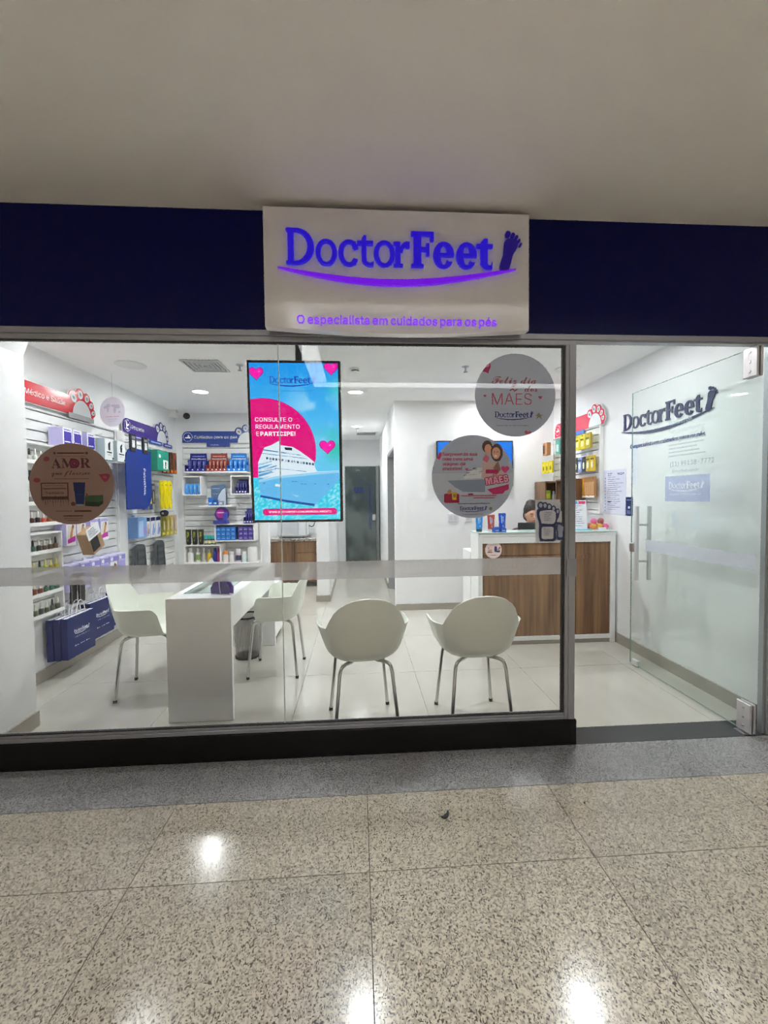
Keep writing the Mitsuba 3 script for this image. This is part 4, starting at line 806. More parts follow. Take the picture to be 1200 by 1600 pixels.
M = LW(5.00, 1.06, -2.535); c = carton('toe_carton', M, 0.20, 0.11, 0.24, '#7fa6d8', [(rect(-0.08, 0.02, 0.02, 0.20), '#a9c6ec'), (ell(0.05, 0.08, 0.03, 0.05), '#9a8fd0')], 'light blue carton hanging under the blue insole board', 'carton', None, '#6b93c8'); part(c, 'hang_tab', box(-0.02, 0.02, 0.04, 0.045, 0.24, 0.265), mat('#7fa6d8', 0.4), M); hook(SW2, LW(0, 0), 5.00, 1.315, 0.09)
for i in range(3):
    y = 5.22+0.135*i; pack('splint_card', LW(y, 1.04, -2.545), 0.115, 0.26, '#e6e8ee', [(rect(-0.055, 0.20, 0.055, 0.245), '#232b52'), (Polygon([(-0.03, 0.03), (0.0, 0.02), (0.03, 0.15), (0.01, 0.18)]), '#8fa6d8' if i else '#cfa8a0'), (Polygon([(0.01, 0.02), (0.04, 0.06), (0.045, 0.12), (0.02, 0.1)]), '#6b82c0')], 'white splint card with navy header, %s from the light blue carton' % ORD[i], 'splint card', 'white splint cards', 0.014); hook(SW2, LW(0, 0), y, 1.283, 0.07)
for i in range(4):
    y = 5.66+0.09*i; pack('pad_pack', LW(y, 1.02, -2.555+0.012*i), 0.095, 0.27, ['#8f8a3a', '#b3a542', '#c2b45a', '#c4ab92'][i], [(rect(-0.04, 0.02, 0.03, 0.05), '#d7d36a'), (rect(-0.042, 0.06, -0.03, 0.24), '#5c5a30'), (rect(0.0, 0.08, 0.035, 0.2), '#ddd0a8')], '%s insole pad pack, %s from the splint cards' % (['olive', 'yellow-green', 'pale yellow', 'beige'][i], ORD[i]), 'pad pack', None, 0.014); hook(SW2, LW(0, 0), y, 1.273, 0.09)
brace = Polygon(spline([(-0.12, 0.0), (0.12, 0.0), (0.13, 0.1), (0.11, 0.25), (0.10, 0.34), (0.06, 0.38), (-0.06, 0.38), (-0.10, 0.34), (-0.115, 0.2), (-0.12, 0.0)], 4)).buffer(0)
for i, y in enumerate((5.02, 5.50)):
    t = thing('back_brace', 'dark grey fabric back brace hanging low on the left wall, %s' % ('nearer the window' if i == 0 else 'farther from the window'), 'brace'); M = LW(y, 0.60, -2.545)
    part(t, 'panel', slab(brace, 0.03), mat('#4c5256', 0.8), M)
    for k in range(4): part(t, 'strap', box(-0.105+0.004*k, 0.105-0.004*k, -0.036, -0.0302, 0.04+0.085*k, 0.075+0.085*k), mat('#3d4246', 0.8), M)
    for s in (-1, 1): part(t, 'seam', box(s*0.085-0.004, s*0.085+0.004, -0.039, -0.0365, 0.02, 0.34), mat('#2f3336', 0.8), M)
    hook(SW2, LW(0, 0), y, 0.985, 0.06)
# ------------------------------------------------------------------ back display wall: shelves and cube boxes
def shelf_box(x0, x1, z0, z1, depth, lab, y=6.2995):
    t = thing('shelf_box', lab, 'shelf'); w = 0.016
    part(t, 'side', box(x0, x0+w, y-depth, y, z0, z1), WHITE); part(t, 'side', box(x1-w, x1, y-depth, y, z0, z1), WHITE)
    part(t, 'top', box(x0+w, x1-w, y-depth, y, z1-w, z1), WHITE); part(t, 'bottom', box(x0+w, x1-w, y-depth, y, z0, z0+w), WHITE); part(t, 'back', box(x0+w, x1-w, y-0.008, y, z0+w, z1-w), WHITE)
    return t
single('wall_shelf', rbox(-2.43, -1.565, 6.06, 6.2995, 1.868, 1.892, 0.003), WHITE, 'white top shelf with three cream displays on the back display wall', 'shelf')
shelf_box(-2.46, -2.195, 1.555, 1.828, 0.24, 'white cube shelf holding light blue tubes, left under the top shelf')
shelf_box(-1.79, -1.515, 1.562, 1.832, 0.24, 'white cube shelf holding a dark blue display, right under the top shelf')
single('wall_shelf', rbox(-2.23, -1.785, 6.06, 6.2995, 1.388, 1.412, 0.003), WHITE, 'white middle shelf with a grey-blue leaflet card on the back display wall', 'shelf')
shelf_box(-2.025, -1.47, 0.900, 1.150, 0.24, 'wide white box shelf full of blue and purple cartons')
shelf_box(-2.46, -1.945, 0.590, 0.855, 0.24, 'white low box shelf with white bottles, left end of the back display wall')
single('wall_shelf', rbox(-1.94, -1.44, 6.06, 6.2995, 0.575, 0.593, 0.003), WHITE, 'white low shelf with jars and a towel roll on the back display wall', 'shelf')
def cream_display(x, z, y, w, c, c2, nm, n=4, h=0.30, tubes=True, where=''):
    t = thing('cream_display', '%s counter display for cream tubes %s' % (nm, where), 'display')
    part(t, 'tray', cat([box(x-w/2, x+w/2, y-0.05, y+0.08, z+0.0005, z+0.012), box(x-w/2, x+w/2, y-0.053, y-0.05, z+0.0005, z+0.045), box(x-w/2, x-w/2+0.004, y-0.05, y+0.08, z+0.0005, z+0.09), box(x+w/2-0.004, x+w/2, y-0.05, y+0.08, z+0.0005, z+0.09)]), mat(c, 0.4))
    hd = Polygon([(-w*0.5, 0), (w*0.5, 0), (w*0.5, h*0.6), (w*0.42, h*0.62), (w*0.40, h), (-w*0.40, h), (-w*0.42, h*0.62), (-w*0.5, h*0.6)])
    part(t, 'header', slab(hd, 0.006), mat(c, 0.4), place(0, x, y+0.086, z))
    p = Print(); p.add(rect(-w*0.36, h*0.68, w*0.36, h*0.72), '#e8e6f0'); p.add(rect(-w*0.30, h*0.82, w*0.30, h*0.86), c2); p.put(t, 'header_print', place(0, x, y+0.0795, z))
    p = Print()
    for k in range(n): p.add(ell(-w*0.5+w*(k+0.5)/n, 0.024, 0.011, 0.011), '#eef0f6', False)
    p.put(t, 'tray_print', place(0, x, y-0.0535, z))
    if tubes:
        for k in range(n):
            squeeze_tube('cream_tube', place(0, x-w*0.46+w*0.92*(k+0.5)/n, y+0.015, z+0.0125), w*0.92/n*0.86, 0.155, c, '#e6e8f0' if nm != 'light blue' else '#8fd0f4', '%s cream tube, %s from the left in its display %s' % (nm, ORD[k], where), 'tube', None, stripe=c2)
cream_display(-2.275, 1.8925, 6.13, 0.285, '#1c2478', '#8f98d8', 'navy blue', 4, 0.265, True, 'on the top back shelf')
cream_display(-1.985, 1.8925, 6.13, 0.285, '#8a3a30', '#e8b0a0', 'red-brown', 5, 0.265, True, 'on the top back shelf')
cream_display(-1.705, 1.8925, 6.13, 0.275, '#0f74c8', '#8fd4ff', 'light blue', 4, 0.265, True, 'on the top back shelf')
cream_display(-1.645, 1.5785, 6.12, 0.16, '#22246c', '#8088d0', 'dark indigo', 4, 0.205, True, 'in the right cube shelf')
cream_display(-1.545, 1.1505, 6.12, 0.15, '#22246c', '#8088d0', 'indigo', 4, 0.21, True, 'on the wide box shelf')
for k in range(4): squeeze_tube('blue_tube', place(0, -2.412+0.057*k, 6.12, 1.5715), 0.053, 0.15, '#3c9be8', '#2a7fd0', 'light blue cream tube, %s from the left in the left cube shelf' % ORD[k], 'tube', 'light blue tubes in the cube shelf', stripe='#a8d8ff')
t = thing('leaflet_card', 'grey-blue and white leaflet card on the middle back shelf', 'display card')
CM = place(0, -2.005, 6.22, 1.4125)
part(t, 'card', slab(Polygon([(-0.105, 0), (0.105, 0), (0.105, 0.285), (0.06, 0.30), (-0.105, 0.285)]), 0.006), mat('#5a7596', 0.5), CM); part(t, 'foot', box(-0.09, 0.09, -0.05, 0.03, 0.0003, 0.005), WHITE, CM)
p = Print(); p.add(Polygon([(-0.04, 0.005), (0.10, 0.005), (0.10, 0.25), (0.05, 0.22), (0.0, 0.14)]), '#d3dbea'); p.add(rect(-0.09, 0.16, 0.0, 0.165), '#a9bcd4'); p.add(rect(-0.09, 0.235, 0.02, 0.242), '#a9bcd4', False); p.put(t, 'print', CM @ place(0, 0, -0.0062, 0))
for k, (x, c) in enumerate(((-2.085, '#2a6cc8'), (-2.02, '#1558a8'), (-1.94, '#8f97a8'))):
    carton('cream_box', place(0, x, 6.12, 1.4125), 0.058 if k != 1 else 0.065, 0.05, (0.11, 0.075, 0.06)[k], c, [(rect(-0.02, 0.02, 0.02, 0.04), '#cfe0f4')], '%s small cream box, %s from the left on the middle back shelf' % (('tall blue', 'blue', 'grey')[k], ORD[k]), 'box')
t = thing('round_display', 'round purple and pink cardboard display on the wide box shelf', 'display'); RM = place(0, -1.93, 6.12, 1.1505)
part(t, 'disc', slab(ell(0, 0.135, 0.098, 0.105, q=12), 0.02), mat('#4b2a84', 0.4), RM); part(t, 'tray', box(-0.10, 0.09, -0.09, 0.02, 0.0003, 0.045), mat('#2a3590', 0.4), RM)
part(t, 'carton', box(0.03, 0.085, -0.075, -0.025, 0.045, 0.155), mat('#3c48a8', 0.4), RM)
p = Print(); p.add(ell(-0.02, 0.145, 0.06, 0.065), '#b23a9c'); p.add(rect(-0.06, 0.15, 0.03, 0.165), '#e8c8ea'); p.put(t, 'print', RM @ place(0, 0, -0.0203, 0))
for k in range(4):
    for r in range(3):
        carton('cream_carton', place(0, -1.975+0.068*k, 6.13, 0.9165+0.0625*r), 0.064, 0.12, 0.062, '#1a6cc0', [(rect(-0.022, 0.018, 0.022, 0.028), '#8fc4f0'), (rect(-0.018, 0.038, 0.018, 0.044), '#6fb0e8')], 'blue carton in the wide box shelf, %s from the left, %s row up' % (ORD[k], ORD[r]), 'carton', 'blue cartons in the wide box shelf')
for k in range(3):
    for r in range(3):
        carton('purple_carton', place(0, -1.665+0.068*k, 6.13, 0.9165+0.0625*r), 0.064, 0.12, 0.062, '#3a3590' if (k+r) % 2 else '#4a3a86', [(rect(-0.022, 0.018, 0.022, 0.028), '#b8a8dc'), (rect(-0.018, 0.038, 0.018, 0.044), '#8a86c8')], 'purple carton in the wide box shelf, %s from the blue cartons, %s row up' % (ORD[k], ORD[r]), 'carton', 'purple cartons in the wide box shelf')
for k in range(3): squeeze_tube('black_tube', place(0, -2.41+0.087*k, 6.13, 0.8555), 0.08, 0.215, '#23261f', '#17181a', 'black tube with yellow foot, %s from the left on the low box shelf' % ORD[k], 'tube', 'black tubes on the low box shelf', stripe='#b9b23a')
for k in range(3): bottle('cream_jar', place(0, -2.166+0.055*k, 6.12, 0.8555), 0.0265, 0.13, '#22282a', '#1fb0ac', 'dark jar with teal lid, %s from the left beside the black tubes' % ORD[k], 'jar', 'teal lid jars', 0.6, 0.95, False, '#d8cfa8')
for k, (x, r, h, b, c, nm) in enumerate(((-2.385, 0.042, 0.20, '#e8e8e6', '#dcdcda', 'white cartoon-free wide'), (-2.285, 0.03, 0.20, '#dfe3d8', '#e8e9e4', 'white and green pump'), (-2.205, 0.022, 0.205, '#b9b6ae', '#d0cec8', 'slim silver'), (-2.125, 0.032, 0.18, '#d9b51c', '#a9a498', 'yellow'), (-2.045, 0.030, 0.195, '#22348e', '#1c2c7a', 'dark blue'), (-1.992, 0.026, 0.20, '#a93a78', '#9a3470', 'magenta'))):
    bottle('care_bottle', place(0, x, 6.13, 0.6065), r, h, b, c, '%s bottle, %s from the left in the low box shelf' % (nm.replace('cartoon-free ', ''), ORD[k]), 'bottle', None, 0.72, 0.6, k == 1, '#7f9a58' if k == 1 else None)
for k, (x, r, h, b, c, nm) in enumerate(((-1.895, 0.038, 0.165, '#e6e0da', '#d8884a', 'white jar with orange lid'), (-1.81, 0.038, 0.15, '#e4e0e2', '#dad6d8', 'plain white jar'), (-1.72, 0.038, 0.19, '#d8c4d4', '#e6e2e6', 'pink-white jar with white lid'), (-1.635, 0.036, 0.15, '#cfe0dc', '#e4e8e6', 'mint jar with white lid'))):
    bottle('care_jar', place(0, x, 6.13, 0.5935), r, h, b, c, '%s, %s from the left on the low back shelf' % (nm, ORD[k]), 'jar', None, 0.72, 0.9, False, '#3a3f58' if k == 2 else None)
t = single('towel_roll', lathe([(0, 0), (0.062, 0), (0.068, 0.012), (0.066, 0.10), (0.068, 0.19), (0.06, 0.21), (0.02, 0.205), (0.0, 0.18)], 22), mat('#e8e8e8', 0.8), 'white towel roll at the right end of the low back shelf', 'towel', M=place(0, -1.52, 6.14, 0.5935), smooth=40)
single('price_card', slab(Polygon([(-0.045, 0), (0.045, 0), (0.0, 0.07)]), 0.003), WHITE, 'small white folded triangular card in front of the low box shelf bottles', 'card', M=place(0, -2.085, 6.078, 0.6065))

# ------------------------------------------------------------------ kitchen recess
t = thing('kitchen_cabinet', 'brown wooden kitchen cabinet with stone top in the recess under the hanging screen', 'cabinet')
part(t, 'body', box(-1.84, -0.66, 7.15, 7.70, 0.08, 0.775), 'bsdf_wood'); part(t, 'plinth', box(-1.82, -0.68, 7.20, 7.68, 0.001, 0.08), DGREY)
part(t, 'door', rbox(-1.60, -1.07, 7.13, 7.149, 0.09, 0.77, 0.002), 'bsdf_wood'); part(t, 'drawer', rbox(-1.065, -0.665, 7.13, 7.149, 0.585, 0.77, 0.002), 'bsdf_wood'); part(t, 'door', rbox(-1.065, -0.665, 7.13, 7.149, 0.09, 0.578, 0.002), 'bsdf_wood')
part(t, 'worktop', rbox(-1.845, -0.655, 7.10, 7.715, 0.776, 0.82, 0.003), 'bsdf_stone_top')
t = thing('microwave_oven', 'white rounded appliance on the stone kitchen top under the hanging screen', 'appliance')
part(t, 'body', rbox(-1.385, -0.87, 7.25, 7.62, 0.835, 1.13, 0.03), mat('#dfe3e6', 0.35)); part(t, 'door', rbox(-1.36, -1.02, 7.238, 7.249, 0.86, 1.11, 0.008), mat('#d3d8dc', 0.25))
for x in (-1.32, -0.94):
    for y in (7.30, 7.57): part(t, 'foot', box(x-0.02, x+0.02, y-0.02, y+0.02, 0.8205, 0.836), RUBBER)
part(t, 'cord', tube(spline([(-0.87, 7.45, 1.02), (-0.80, 7.55, 1.0), (-0.76, 7.70, 1.12)], 6), 0.006, 6), BLACKM)
t = thing('wall_socket', 'white double socket plate on the kitchen recess wall', 'socket'); part(t, 'plate', rbox(-1.46, -1.395, 7.705, 7.7195, 0.93, 1.07, 0.003), WHITE); part(t, 'outlet', box(-1.44, -1.415, 7.703, 7.7055, 0.985, 1.01), DGREY)

# ------------------------------------------------------------------ reception counter
t = thing('reception_counter', 'white-framed reception counter with brown wood front and glass top', 'counter')
for x0, x1 in ((1.188, 1.232), (2.555, 2.605)): part(t, 'side', rbox(x0, x1, 4.08, 4.36, 0.001, 1.10, 0.003), LACQ)
part(t, 'top', rbox(1.188, 2.605, 4.08, 4.36, 1.0995, 1.132, 0.003), LACQ); part(t, 'top_rail', box(1.232, 2.555, 4.085, 4.12, 1.03, 1.0995), LACQ)
part(t, 'bottom_rail', box(1.232, 2.555, 4.083, 4.12, 0.045, 0.085), LACQ); part(t, 'plinth', box(1.232, 2.555, 4.10, 4.34, 0.001, 0.045), TRIM)
WP = 'bsdf_wood'
part(t, 'front_panel', rbox(1.234, 2.195, 4.097, 4.115, 0.906, 1.028, 0.002), WP); part(t, 'front_panel', rbox(1.234, 2.195, 4.097, 4.115, 0.087, 0.900, 0.002), WP); part(t, 'front_panel', rbox(2.20, 2.553, 4.097, 4.115, 0.087, 1.028, 0.002), WP)
part(t, 'finger_rail', box(2.20, 2.35, 4.090, 4.097, 0.862, 0.905), WP)
part(t, 'carcass', box(1.232, 2.555, 4.115, 4.13, 0.085, 1.03), BLACKM)
part(t, 'glass_top', rbox(1.182, 2.612, 4.07, 4.37, 1.1325, 1.1405, 0.002), mat('#b6cfc8', 0.05, 0.5)); part(t, 'kick_board', box(1.232, 2.555, 4.34, 4.355, 0.05, 1.09), LACQ)
t = thing('reception_desk', 'lower white desk behind the reception counter', 'desk')
part(t, 'top', rbox(1.19, 2.60, 4.375, 4.70, 0.89, 0.915, 0.003), LACQ); part(t, 'side', box(1.19, 1.215, 4.38, 4.695, 0.001, 0.89), LACQ); part(t, 'side', box(2.575, 2.60, 4.38, 4.695, 0.001, 0.89), LACQ)
t = thing('counter_sticker', 'small round pink campaign sticker on the upper left of the counter front', 'sticker'); CM = place(0, 1.347, 4.0965, 0.965)
part(t, 'disc', slab(ell(0, 0, 0.085, 0.085, q=14), 0.001), mat('#e6d0cf', 0.4), CM)
p = Print(); p.add(rect(-0.06, -0.028, -0.012, -0.018), '#6d4a3a'); p.add(rect(-0.055, -0.016, -0.015, 0.005), '#c9a48f'); p.add(rect(0.01, -0.02, 0.035, 0.035), '#22306e', False); p.add(rect(0.03, -0.025, 0.065, -0.005), '#33425a', False); p.add(serif('AMOR', 0.014, px=40), '#7a3a48', False); p.add(rect(-0.03, -0.055, 0.03, -0.05), '#8a6a68', False); p.add(ell(-0.05, 0.02, 0.008, 0.006), '#a8485c', False); p.add(ell(0.062, 0.02, 0.01, 0.008), '#a8485c', False)
p.put(t, 'print', CM @ place(0, 0, -0.0012, 0))
TOPZ = 1.141
for k, (x, c, cc, nm, h) in enumerate(((1.238, '#1b86d8', '#3c4a50', 'large light blue', 0.185), (1.362, '#b0493c', '#e8e2de', 'large red-brown', 0.17), (1.478, '#1f45b4', '#38506a', 'large dark blue', 0.185))):
    squeeze_tube('display_tube', place(0, x, 4.22, TOPZ), 0.078, h, c, cc, '%s cream tube standing on the left of the counter' % nm, 'tube', None, stripe='#9fc8f0')
for k, (x, y, w, h) in enumerate(((1.385, 4.13, 0.06, 0.05), (1.452, 4.13, 0.055, 0.038))): carton('sample_box', place(8, x, y, TOPZ), w, 0.05, h, '#234fae', [(rect(-0.018, 0.012, 0.018, 0.022), '#9cc0f0')], 'small blue sample box in front of the display tubes, %s' % ('taller one' if k == 0 else 'shorter one'), 'box')
t = thing('price_list', 'white standing price list with blue foot on the counter right of the window post', 'sign'); SMx = tilt(place(0, 2.30, 4.22, TOPZ), -6)
part(t, 'sheet', box(-0.085, 0.085, -0.002, 0.002, 0.012, 0.31), mat('#eceff4', 0.4), SMx); part(t, 'base', box(-0.10, 0.10, -0.06, 0.04, 0.0003, 0.012), mat('#8fc4d8', 0.2), place(0, 2.30, 4.22, TOPZ))
p = Print(); p.add(rect(-0.08, 0.27, -0.01, 0.30), '#4aa0d4'); p.add(rect(0.0, 0.27, 0.075, 0.30), '#d2507a', False)
for g in lines(-0.07, 0.25, 0.13, 10, 0.023, 0.005, 0.5, 8): p.add(g, '#8a93ac', False)
p.put(t, 'print', SMx @ place(0, 0, -0.0023, 0))
t = thing('acrylic_box', 'clear open acrylic box with coloured balls on the right end of the counter', 'box')
def sheet(a, b, c, d): return trimesh.Trimesh([a, b, c, d], [[0, 1, 2], [0, 2, 3]])
bx0, bx1, by0, by1, bz = 2.395, 2.60, 4.16, 4.335, 1.33
for q in (((bx0, by0), (bx1, by0)), ((bx1, by0), (bx1, by1)), ((bx1, by1), (bx0, by1)), ((bx0, by1), (bx0, by0))):
    (a, b), (c, d) = q; part(t, 'pane', sheet((a, b, TOPZ), (c, d, TOPZ), (c, d, bz), (a, b, bz)), 'bsdf_glass')
part(t, 'base', box(bx0+0.001, bx1-0.001, by0+0.001, by1-0.001, TOPZ, TOPZ+0.003), WHITE)
def spiky(r):
    m = trimesh.creation.icosphere(3, 1.0); v = np.array(m.vertices); d_ = trimesh.creation.icosphere(2, 1.0).vertices
    k = np.max(v @ np.asarray(d_).T, 1); m.vertices = v*r*(1+0.10*np.clip((k-0.985)/0.015, 0, 1))[:, None]; return m
BALL = spiky(0.030)
for k, (x, y, z, c, nm) in enumerate(((2.432, 4.200, 0, '#e8921e', 'orange'), (2.4985, 4.200, 0, '#e0a91e', 'amber'), (2.565, 4.200, 0, '#e85a9a', 'hot pink'), (2.432, 4.275, 0, '#b0503a', 'rust'), (2.4985, 4.275, 0, '#e8a030', 'yellow-orange'), (2.565, 4.275, 0, '#3fa84a', 'green'), (2.462, 4.238, 0.052, '#e0609c', 'pink'), (2.537, 4.238, 0.052, '#9a3a3a', 'dark red'))):
    single('massage_ball', BALL, mat(c, 0.5), '%s knobbly massage ball in the clear acrylic box on the counter' % nm, 'ball', None, place(0, x, y, TOPZ+0.0365+z), smooth=40)
single('ball_label', rbox(2.46, 2.545, 4.148, 4.158, TOPZ, TOPZ+0.03, 0.001), WHITE, 'small white label strip in front of the acrylic ball box', 'label')
t = thing('laptop', 'dark open laptop on the desk in front of the seated woman', 'laptop')
part(t, 'lid', rbox(1.715, 2.08, 4.40, 4.408, 0.93, 1.215, 0.004), mat('#1c1f22', 0.4)); part(t, 'base', rbox(1.715, 2.08, 4.41, 4.64, 0.9155, 0.932, 0.003), mat('#232629', 0.4)); part(t, 'keyboard', box(1.745, 2.05, 4.44, 4.54, 0.9321, 0.935), BLACKM)

# ------------------------------------------------------------------ the woman at the desk
def bone(pts):
    M_ = []
    for (a, ra), (b, rb) in zip(pts[:-1], pts[1:]):
        sa = manifold3d.Manifold.sphere(ra, 16).translate(list(a)); sb = manifold3d.Manifold.sphere(rb, 16).translate(list(b))
        M_.append(manifold3d.Manifold.batch_hull([sa, sb]))
    return M_
def fuse(ms, edge, it=8):
    m = manifold3d.Manifold.batch_boolean(ms, manifold3d.OpType.Add).refine_to_length(edge); q = m.to_mesh()
    t_ = trimesh.Trimesh(q.vert_properties[:, :3], q.tri_verts, process=False); trimesh.smoothing.filter_taubin(t_, 0.5, 0.53, it); return t_
def ellm(c, r): return manifold3d.Manifold.sphere(1.0, 24).scale(list(r)).translate(list(c))
wm = thing('person', 'seated dark-haired woman in a maroon top working behind the laptop at the counter', 'person')
px_, py_ = 2.11, 4.98
def W(x, y, z): return (px_+x, py_+y, z)
hd = [ellm(W(0, 0.01, 1.275), (0.072, 0.088, 0.098)), ellm(W(0, -0.015, 1.225), (0.055, 0.066, 0.062)), ellm(W(0, -0.085, 1.238), (0.012, 0.016, 0.014)), ellm(W(0, -0.078, 1.258), (0.008, 0.014, 0.026)), ellm(W(0.072, 0.015, 1.26), (0.009, 0.018, 0.028)), ellm(W(-0.072, 0.015, 1.26), (0.009, 0.018, 0.028)), ellm(W(0, -0.074, 1.203), (0.022, 0.012, 0.007))] + bone([(W(0, 0.03, 1.20), 0.045), (W(0, 0.05, 1.08), 0.052)])
def hand(sx):
    wz = W(sx*0.10, -0.235, 0.962); out = bone([(W(sx*0.24, -0.16, 0.982), 0.032), (wz, 0.024)]) + [ellm((wz[0], wz[1]-0.045, wz[2]+0.002), (0.038, 0.048, 0.013))]
    for k, (dx, l) in enumerate(((-0.028, 0.060), (-0.010, 0.070), (0.010, 0.066), (0.028, 0.052))):
        b = (wz[0]+dx, wz[1]-0.085, wz[2]+0.004); out += bone([(b, 0.009), ((b[0]+dx*0.2, b[1]-l*0.55, b[2]+0.008), 0.0085), ((b[0]+dx*0.25, b[1]-l, b[2]-0.006), 0.0075)])
    return out + bone([((wz[0]-sx*0.030, wz[1]-0.025, wz[2]), 0.011), ((wz[0]-sx*0.056, wz[1]-0.055, wz[2]+0.004), 0.0095), ((wz[0]-sx*0.060, wz[1]-0.085, wz[2]), 0.008)])
body = hd + hand(1) + hand(-1) + [ellm(W(0, 0.07, 0.98), (0.165, 0.10, 0.13)), ellm(W(0, 0.08, 0.80), (0.14, 0.10, 0.16)), ellm(W(0, 0.07, 0.60), (0.17, 0.13, 0.11))]
for sx in (-1, 1):
    body += bone([(W(sx*0.165, 0.06, 1.045), 0.052), (W(sx*0.335, -0.03, 1.0), 0.042), (W(sx*0.24, -0.16, 0.982), 0.032)])
    body += bone([(W(sx*0.085, 0.05, 0.56), 0.085), (W(sx*0.10, -0.33, 0.555), 0.062), (W(sx*0.10, -0.30, 0.13), 0.043)]) + bone([(W(sx*0.10, -0.30, 0.05), 0.04), (W(sx*0.10, -0.42, 0.035), 0.032)])
part(wm, 'body', fuse(body, 0.009, 6), mat('#c99a80', 0.5), smooth=60)
hair = [ellm(W(0, 0.030, 1.325), (0.083, 0.094, 0.105)), ellm(W(0.010, 0.045, 1.405), (0.060, 0.060, 0.052)), ellm(W(0, 0.06, 1.265), (0.080, 0.070, 0.085))]
hm = fuse([manifold3d.Manifold.batch_boolean(hair, manifold3d.OpType.Add) - ellm(W(0.0, -0.085, 1.245), (0.062, 0.075, 0.085))], 0.008, 5)
part(wm, 'hair', hm, mat('#2a201c', 0.6), smooth=60)
for sx in (-1, 1):
    e = part(wm, 'eye', ellm(W(sx*0.031, -0.068, 1.262), (0.014, 0.009, 0.008)).to_mesh() and trimesh.creation.icosphere(2, 0.0105), mat('#d9d2cb', 0.3), place(0, *W(sx*0.031, -0.0655, 1.259)), smooth=True)
    part(e, 'iris', trimesh.creation.icosphere(2, 0.0060), mat('#2a1c14', 0.2), place(0, *W(sx*0.031, -0.0715, 1.256)), smooth=True)
    part(e, 'eyelid', trimesh.creation.icosphere(2, 0.0128), mat('#b98a72', 0.5), place(0, *W(sx*0.031, -0.0655, 1.264)), smooth=True)
    part(wm, 'eyebrow', tube([W(sx*0.014, -0.078, 1.281), W(sx*0.031, -0.078, 1.287), W(sx*0.050, -0.066, 1.281)], 0.0035, 6), mat('#241a16', 0.7), smooth=40)
part(wm, 'lips', ellm(W(0, -0.083, 1.203), (0.021, 0.006, 0.006)).to_mesh() and trimesh.creation.icosphere(2, 0.006), mat('#a5535a', 0.4), place(0, *W(0, -0.083, 1.203)) @ np.diag([3.2, 1.0, 1.0, 1.0]), smooth=True)
cl = [ellm(W(0, 0.07, 0.985), (0.178, 0.112, 0.135)), ellm(W(0, 0.08, 0.80), (0.152, 0.112, 0.165)), ellm(W(0, 0.08, 0.64), (0.17, 0.125, 0.07))]
for sx in (-1, 1): cl += bone([(W(sx*0.165, 0.06, 1.045), 0.066), (W(sx*0.335, -0.03, 1.0), 0.054)]) + bone([(W(sx*0.335, -0.03, 1.0), 0.054), (W(sx*0.25, -0.145, 0.985), 0.042)])
top_ = fuse([manifold3d.Manifold.batch_boolean(cl, manifold3d.OpType.Add) - manifold3d.Manifold.cylinder(0.3, 0.066, 0.066, 24).translate(list(W(0, 0.03, 1.075)))], 0.012, 5)
part(wm, 'top', top_, mat('#4a1f2a', 0.8), smooth=60)
tr_ = [ellm(W(0, 0.07, 0.60), (0.182, 0.142, 0.115))]
for sx in (-1, 1): tr_ += bone([(W(sx*0.085, 0.05, 0.56), 0.094), (W(sx*0.10, -0.33, 0.555), 0.070), (W(sx*0.10, -0.30, 0.16), 0.052)])
part(wm, 'trousers', fuse(tr_, 0.014, 4), mat('#23242c', 0.8), smooth=60)
t = thing('office_stool', 'dark stool under the seated woman behind the counter', 'stool')
part(t, 'seat', lathe([(0, 0.415), (0.19, 0.415), (0.20, 0.43), (0.19, 0.455), (0, 0.458)], 24), DGREY, place(0, px_, py_+0.07, 0), smooth=35); part(t, 'column', lathe([(0, 0.03), (0.025, 0.03), (0.025, 0.415), (0, 0.415)], 14), CHROME, place(0, px_, py_+0.07, 0), smooth=35); part(t, 'base', lathe([(0, 0.001), (0.20, 0.001), (0.20, 0.012), (0.03, 0.03), (0, 0.03)], 24), STEEL, place(0, px_, py_+0.07, 0), smooth=35)

# ------------------------------------------------------------------ back wall switches, right wall goods, poster, wall logo
for k, (x0, x1, z0, z1, lab) in enumerate(((1.195, 1.33, 1.165, 1.275, 'white double switch plate on the back wall under the round sticker'), (1.425, 1.515, 1.165, 1.245, 'white single switch plate on the back wall left of the display tubes'))):
    t = thing('wall_switch', lab, 'switch'); part(t, 'plate', rbox(x0, x1, 5.488, 5.4998, z0, z1, 0.003), mat('#dcdee2', 0.35))
    for q in range(2-k): part(t, 'rocker', box(x0+0.015+0.06*q, x0+0.055+0.06*q, 5.484, 5.4882, z0+0.025, z1-0.025), mat('#cfd2d6', 0.3))
YEL = '#d8c81c'
R4 = RW(0, 0)
def rpack(nm, y, z, w, h, c, pr, lab, grp=None, x=2.56, d=0.02):
    pack(nm, RW(y, z, x), w, h, c, pr, lab, 'pack', grp, d); hook(SW4, R4, -y, z+h-0.017, 2.60-x+0.03)
for k in range(3): rpack('yellow_pack', 4.71-0.12*k, 2.02, 0.10, 0.165, YEL if k != 2 else '#b9a520', [(rect(-0.03, 0.03, 0.03, 0.09), '#f0e89a'), (rect(-0.04, 0.10, 0.02, 0.115), '#6a6414')], 'bright yellow pack, %s from the window post on the top row of the right wall' % ORD[k], None, 2.555-0.006*k)
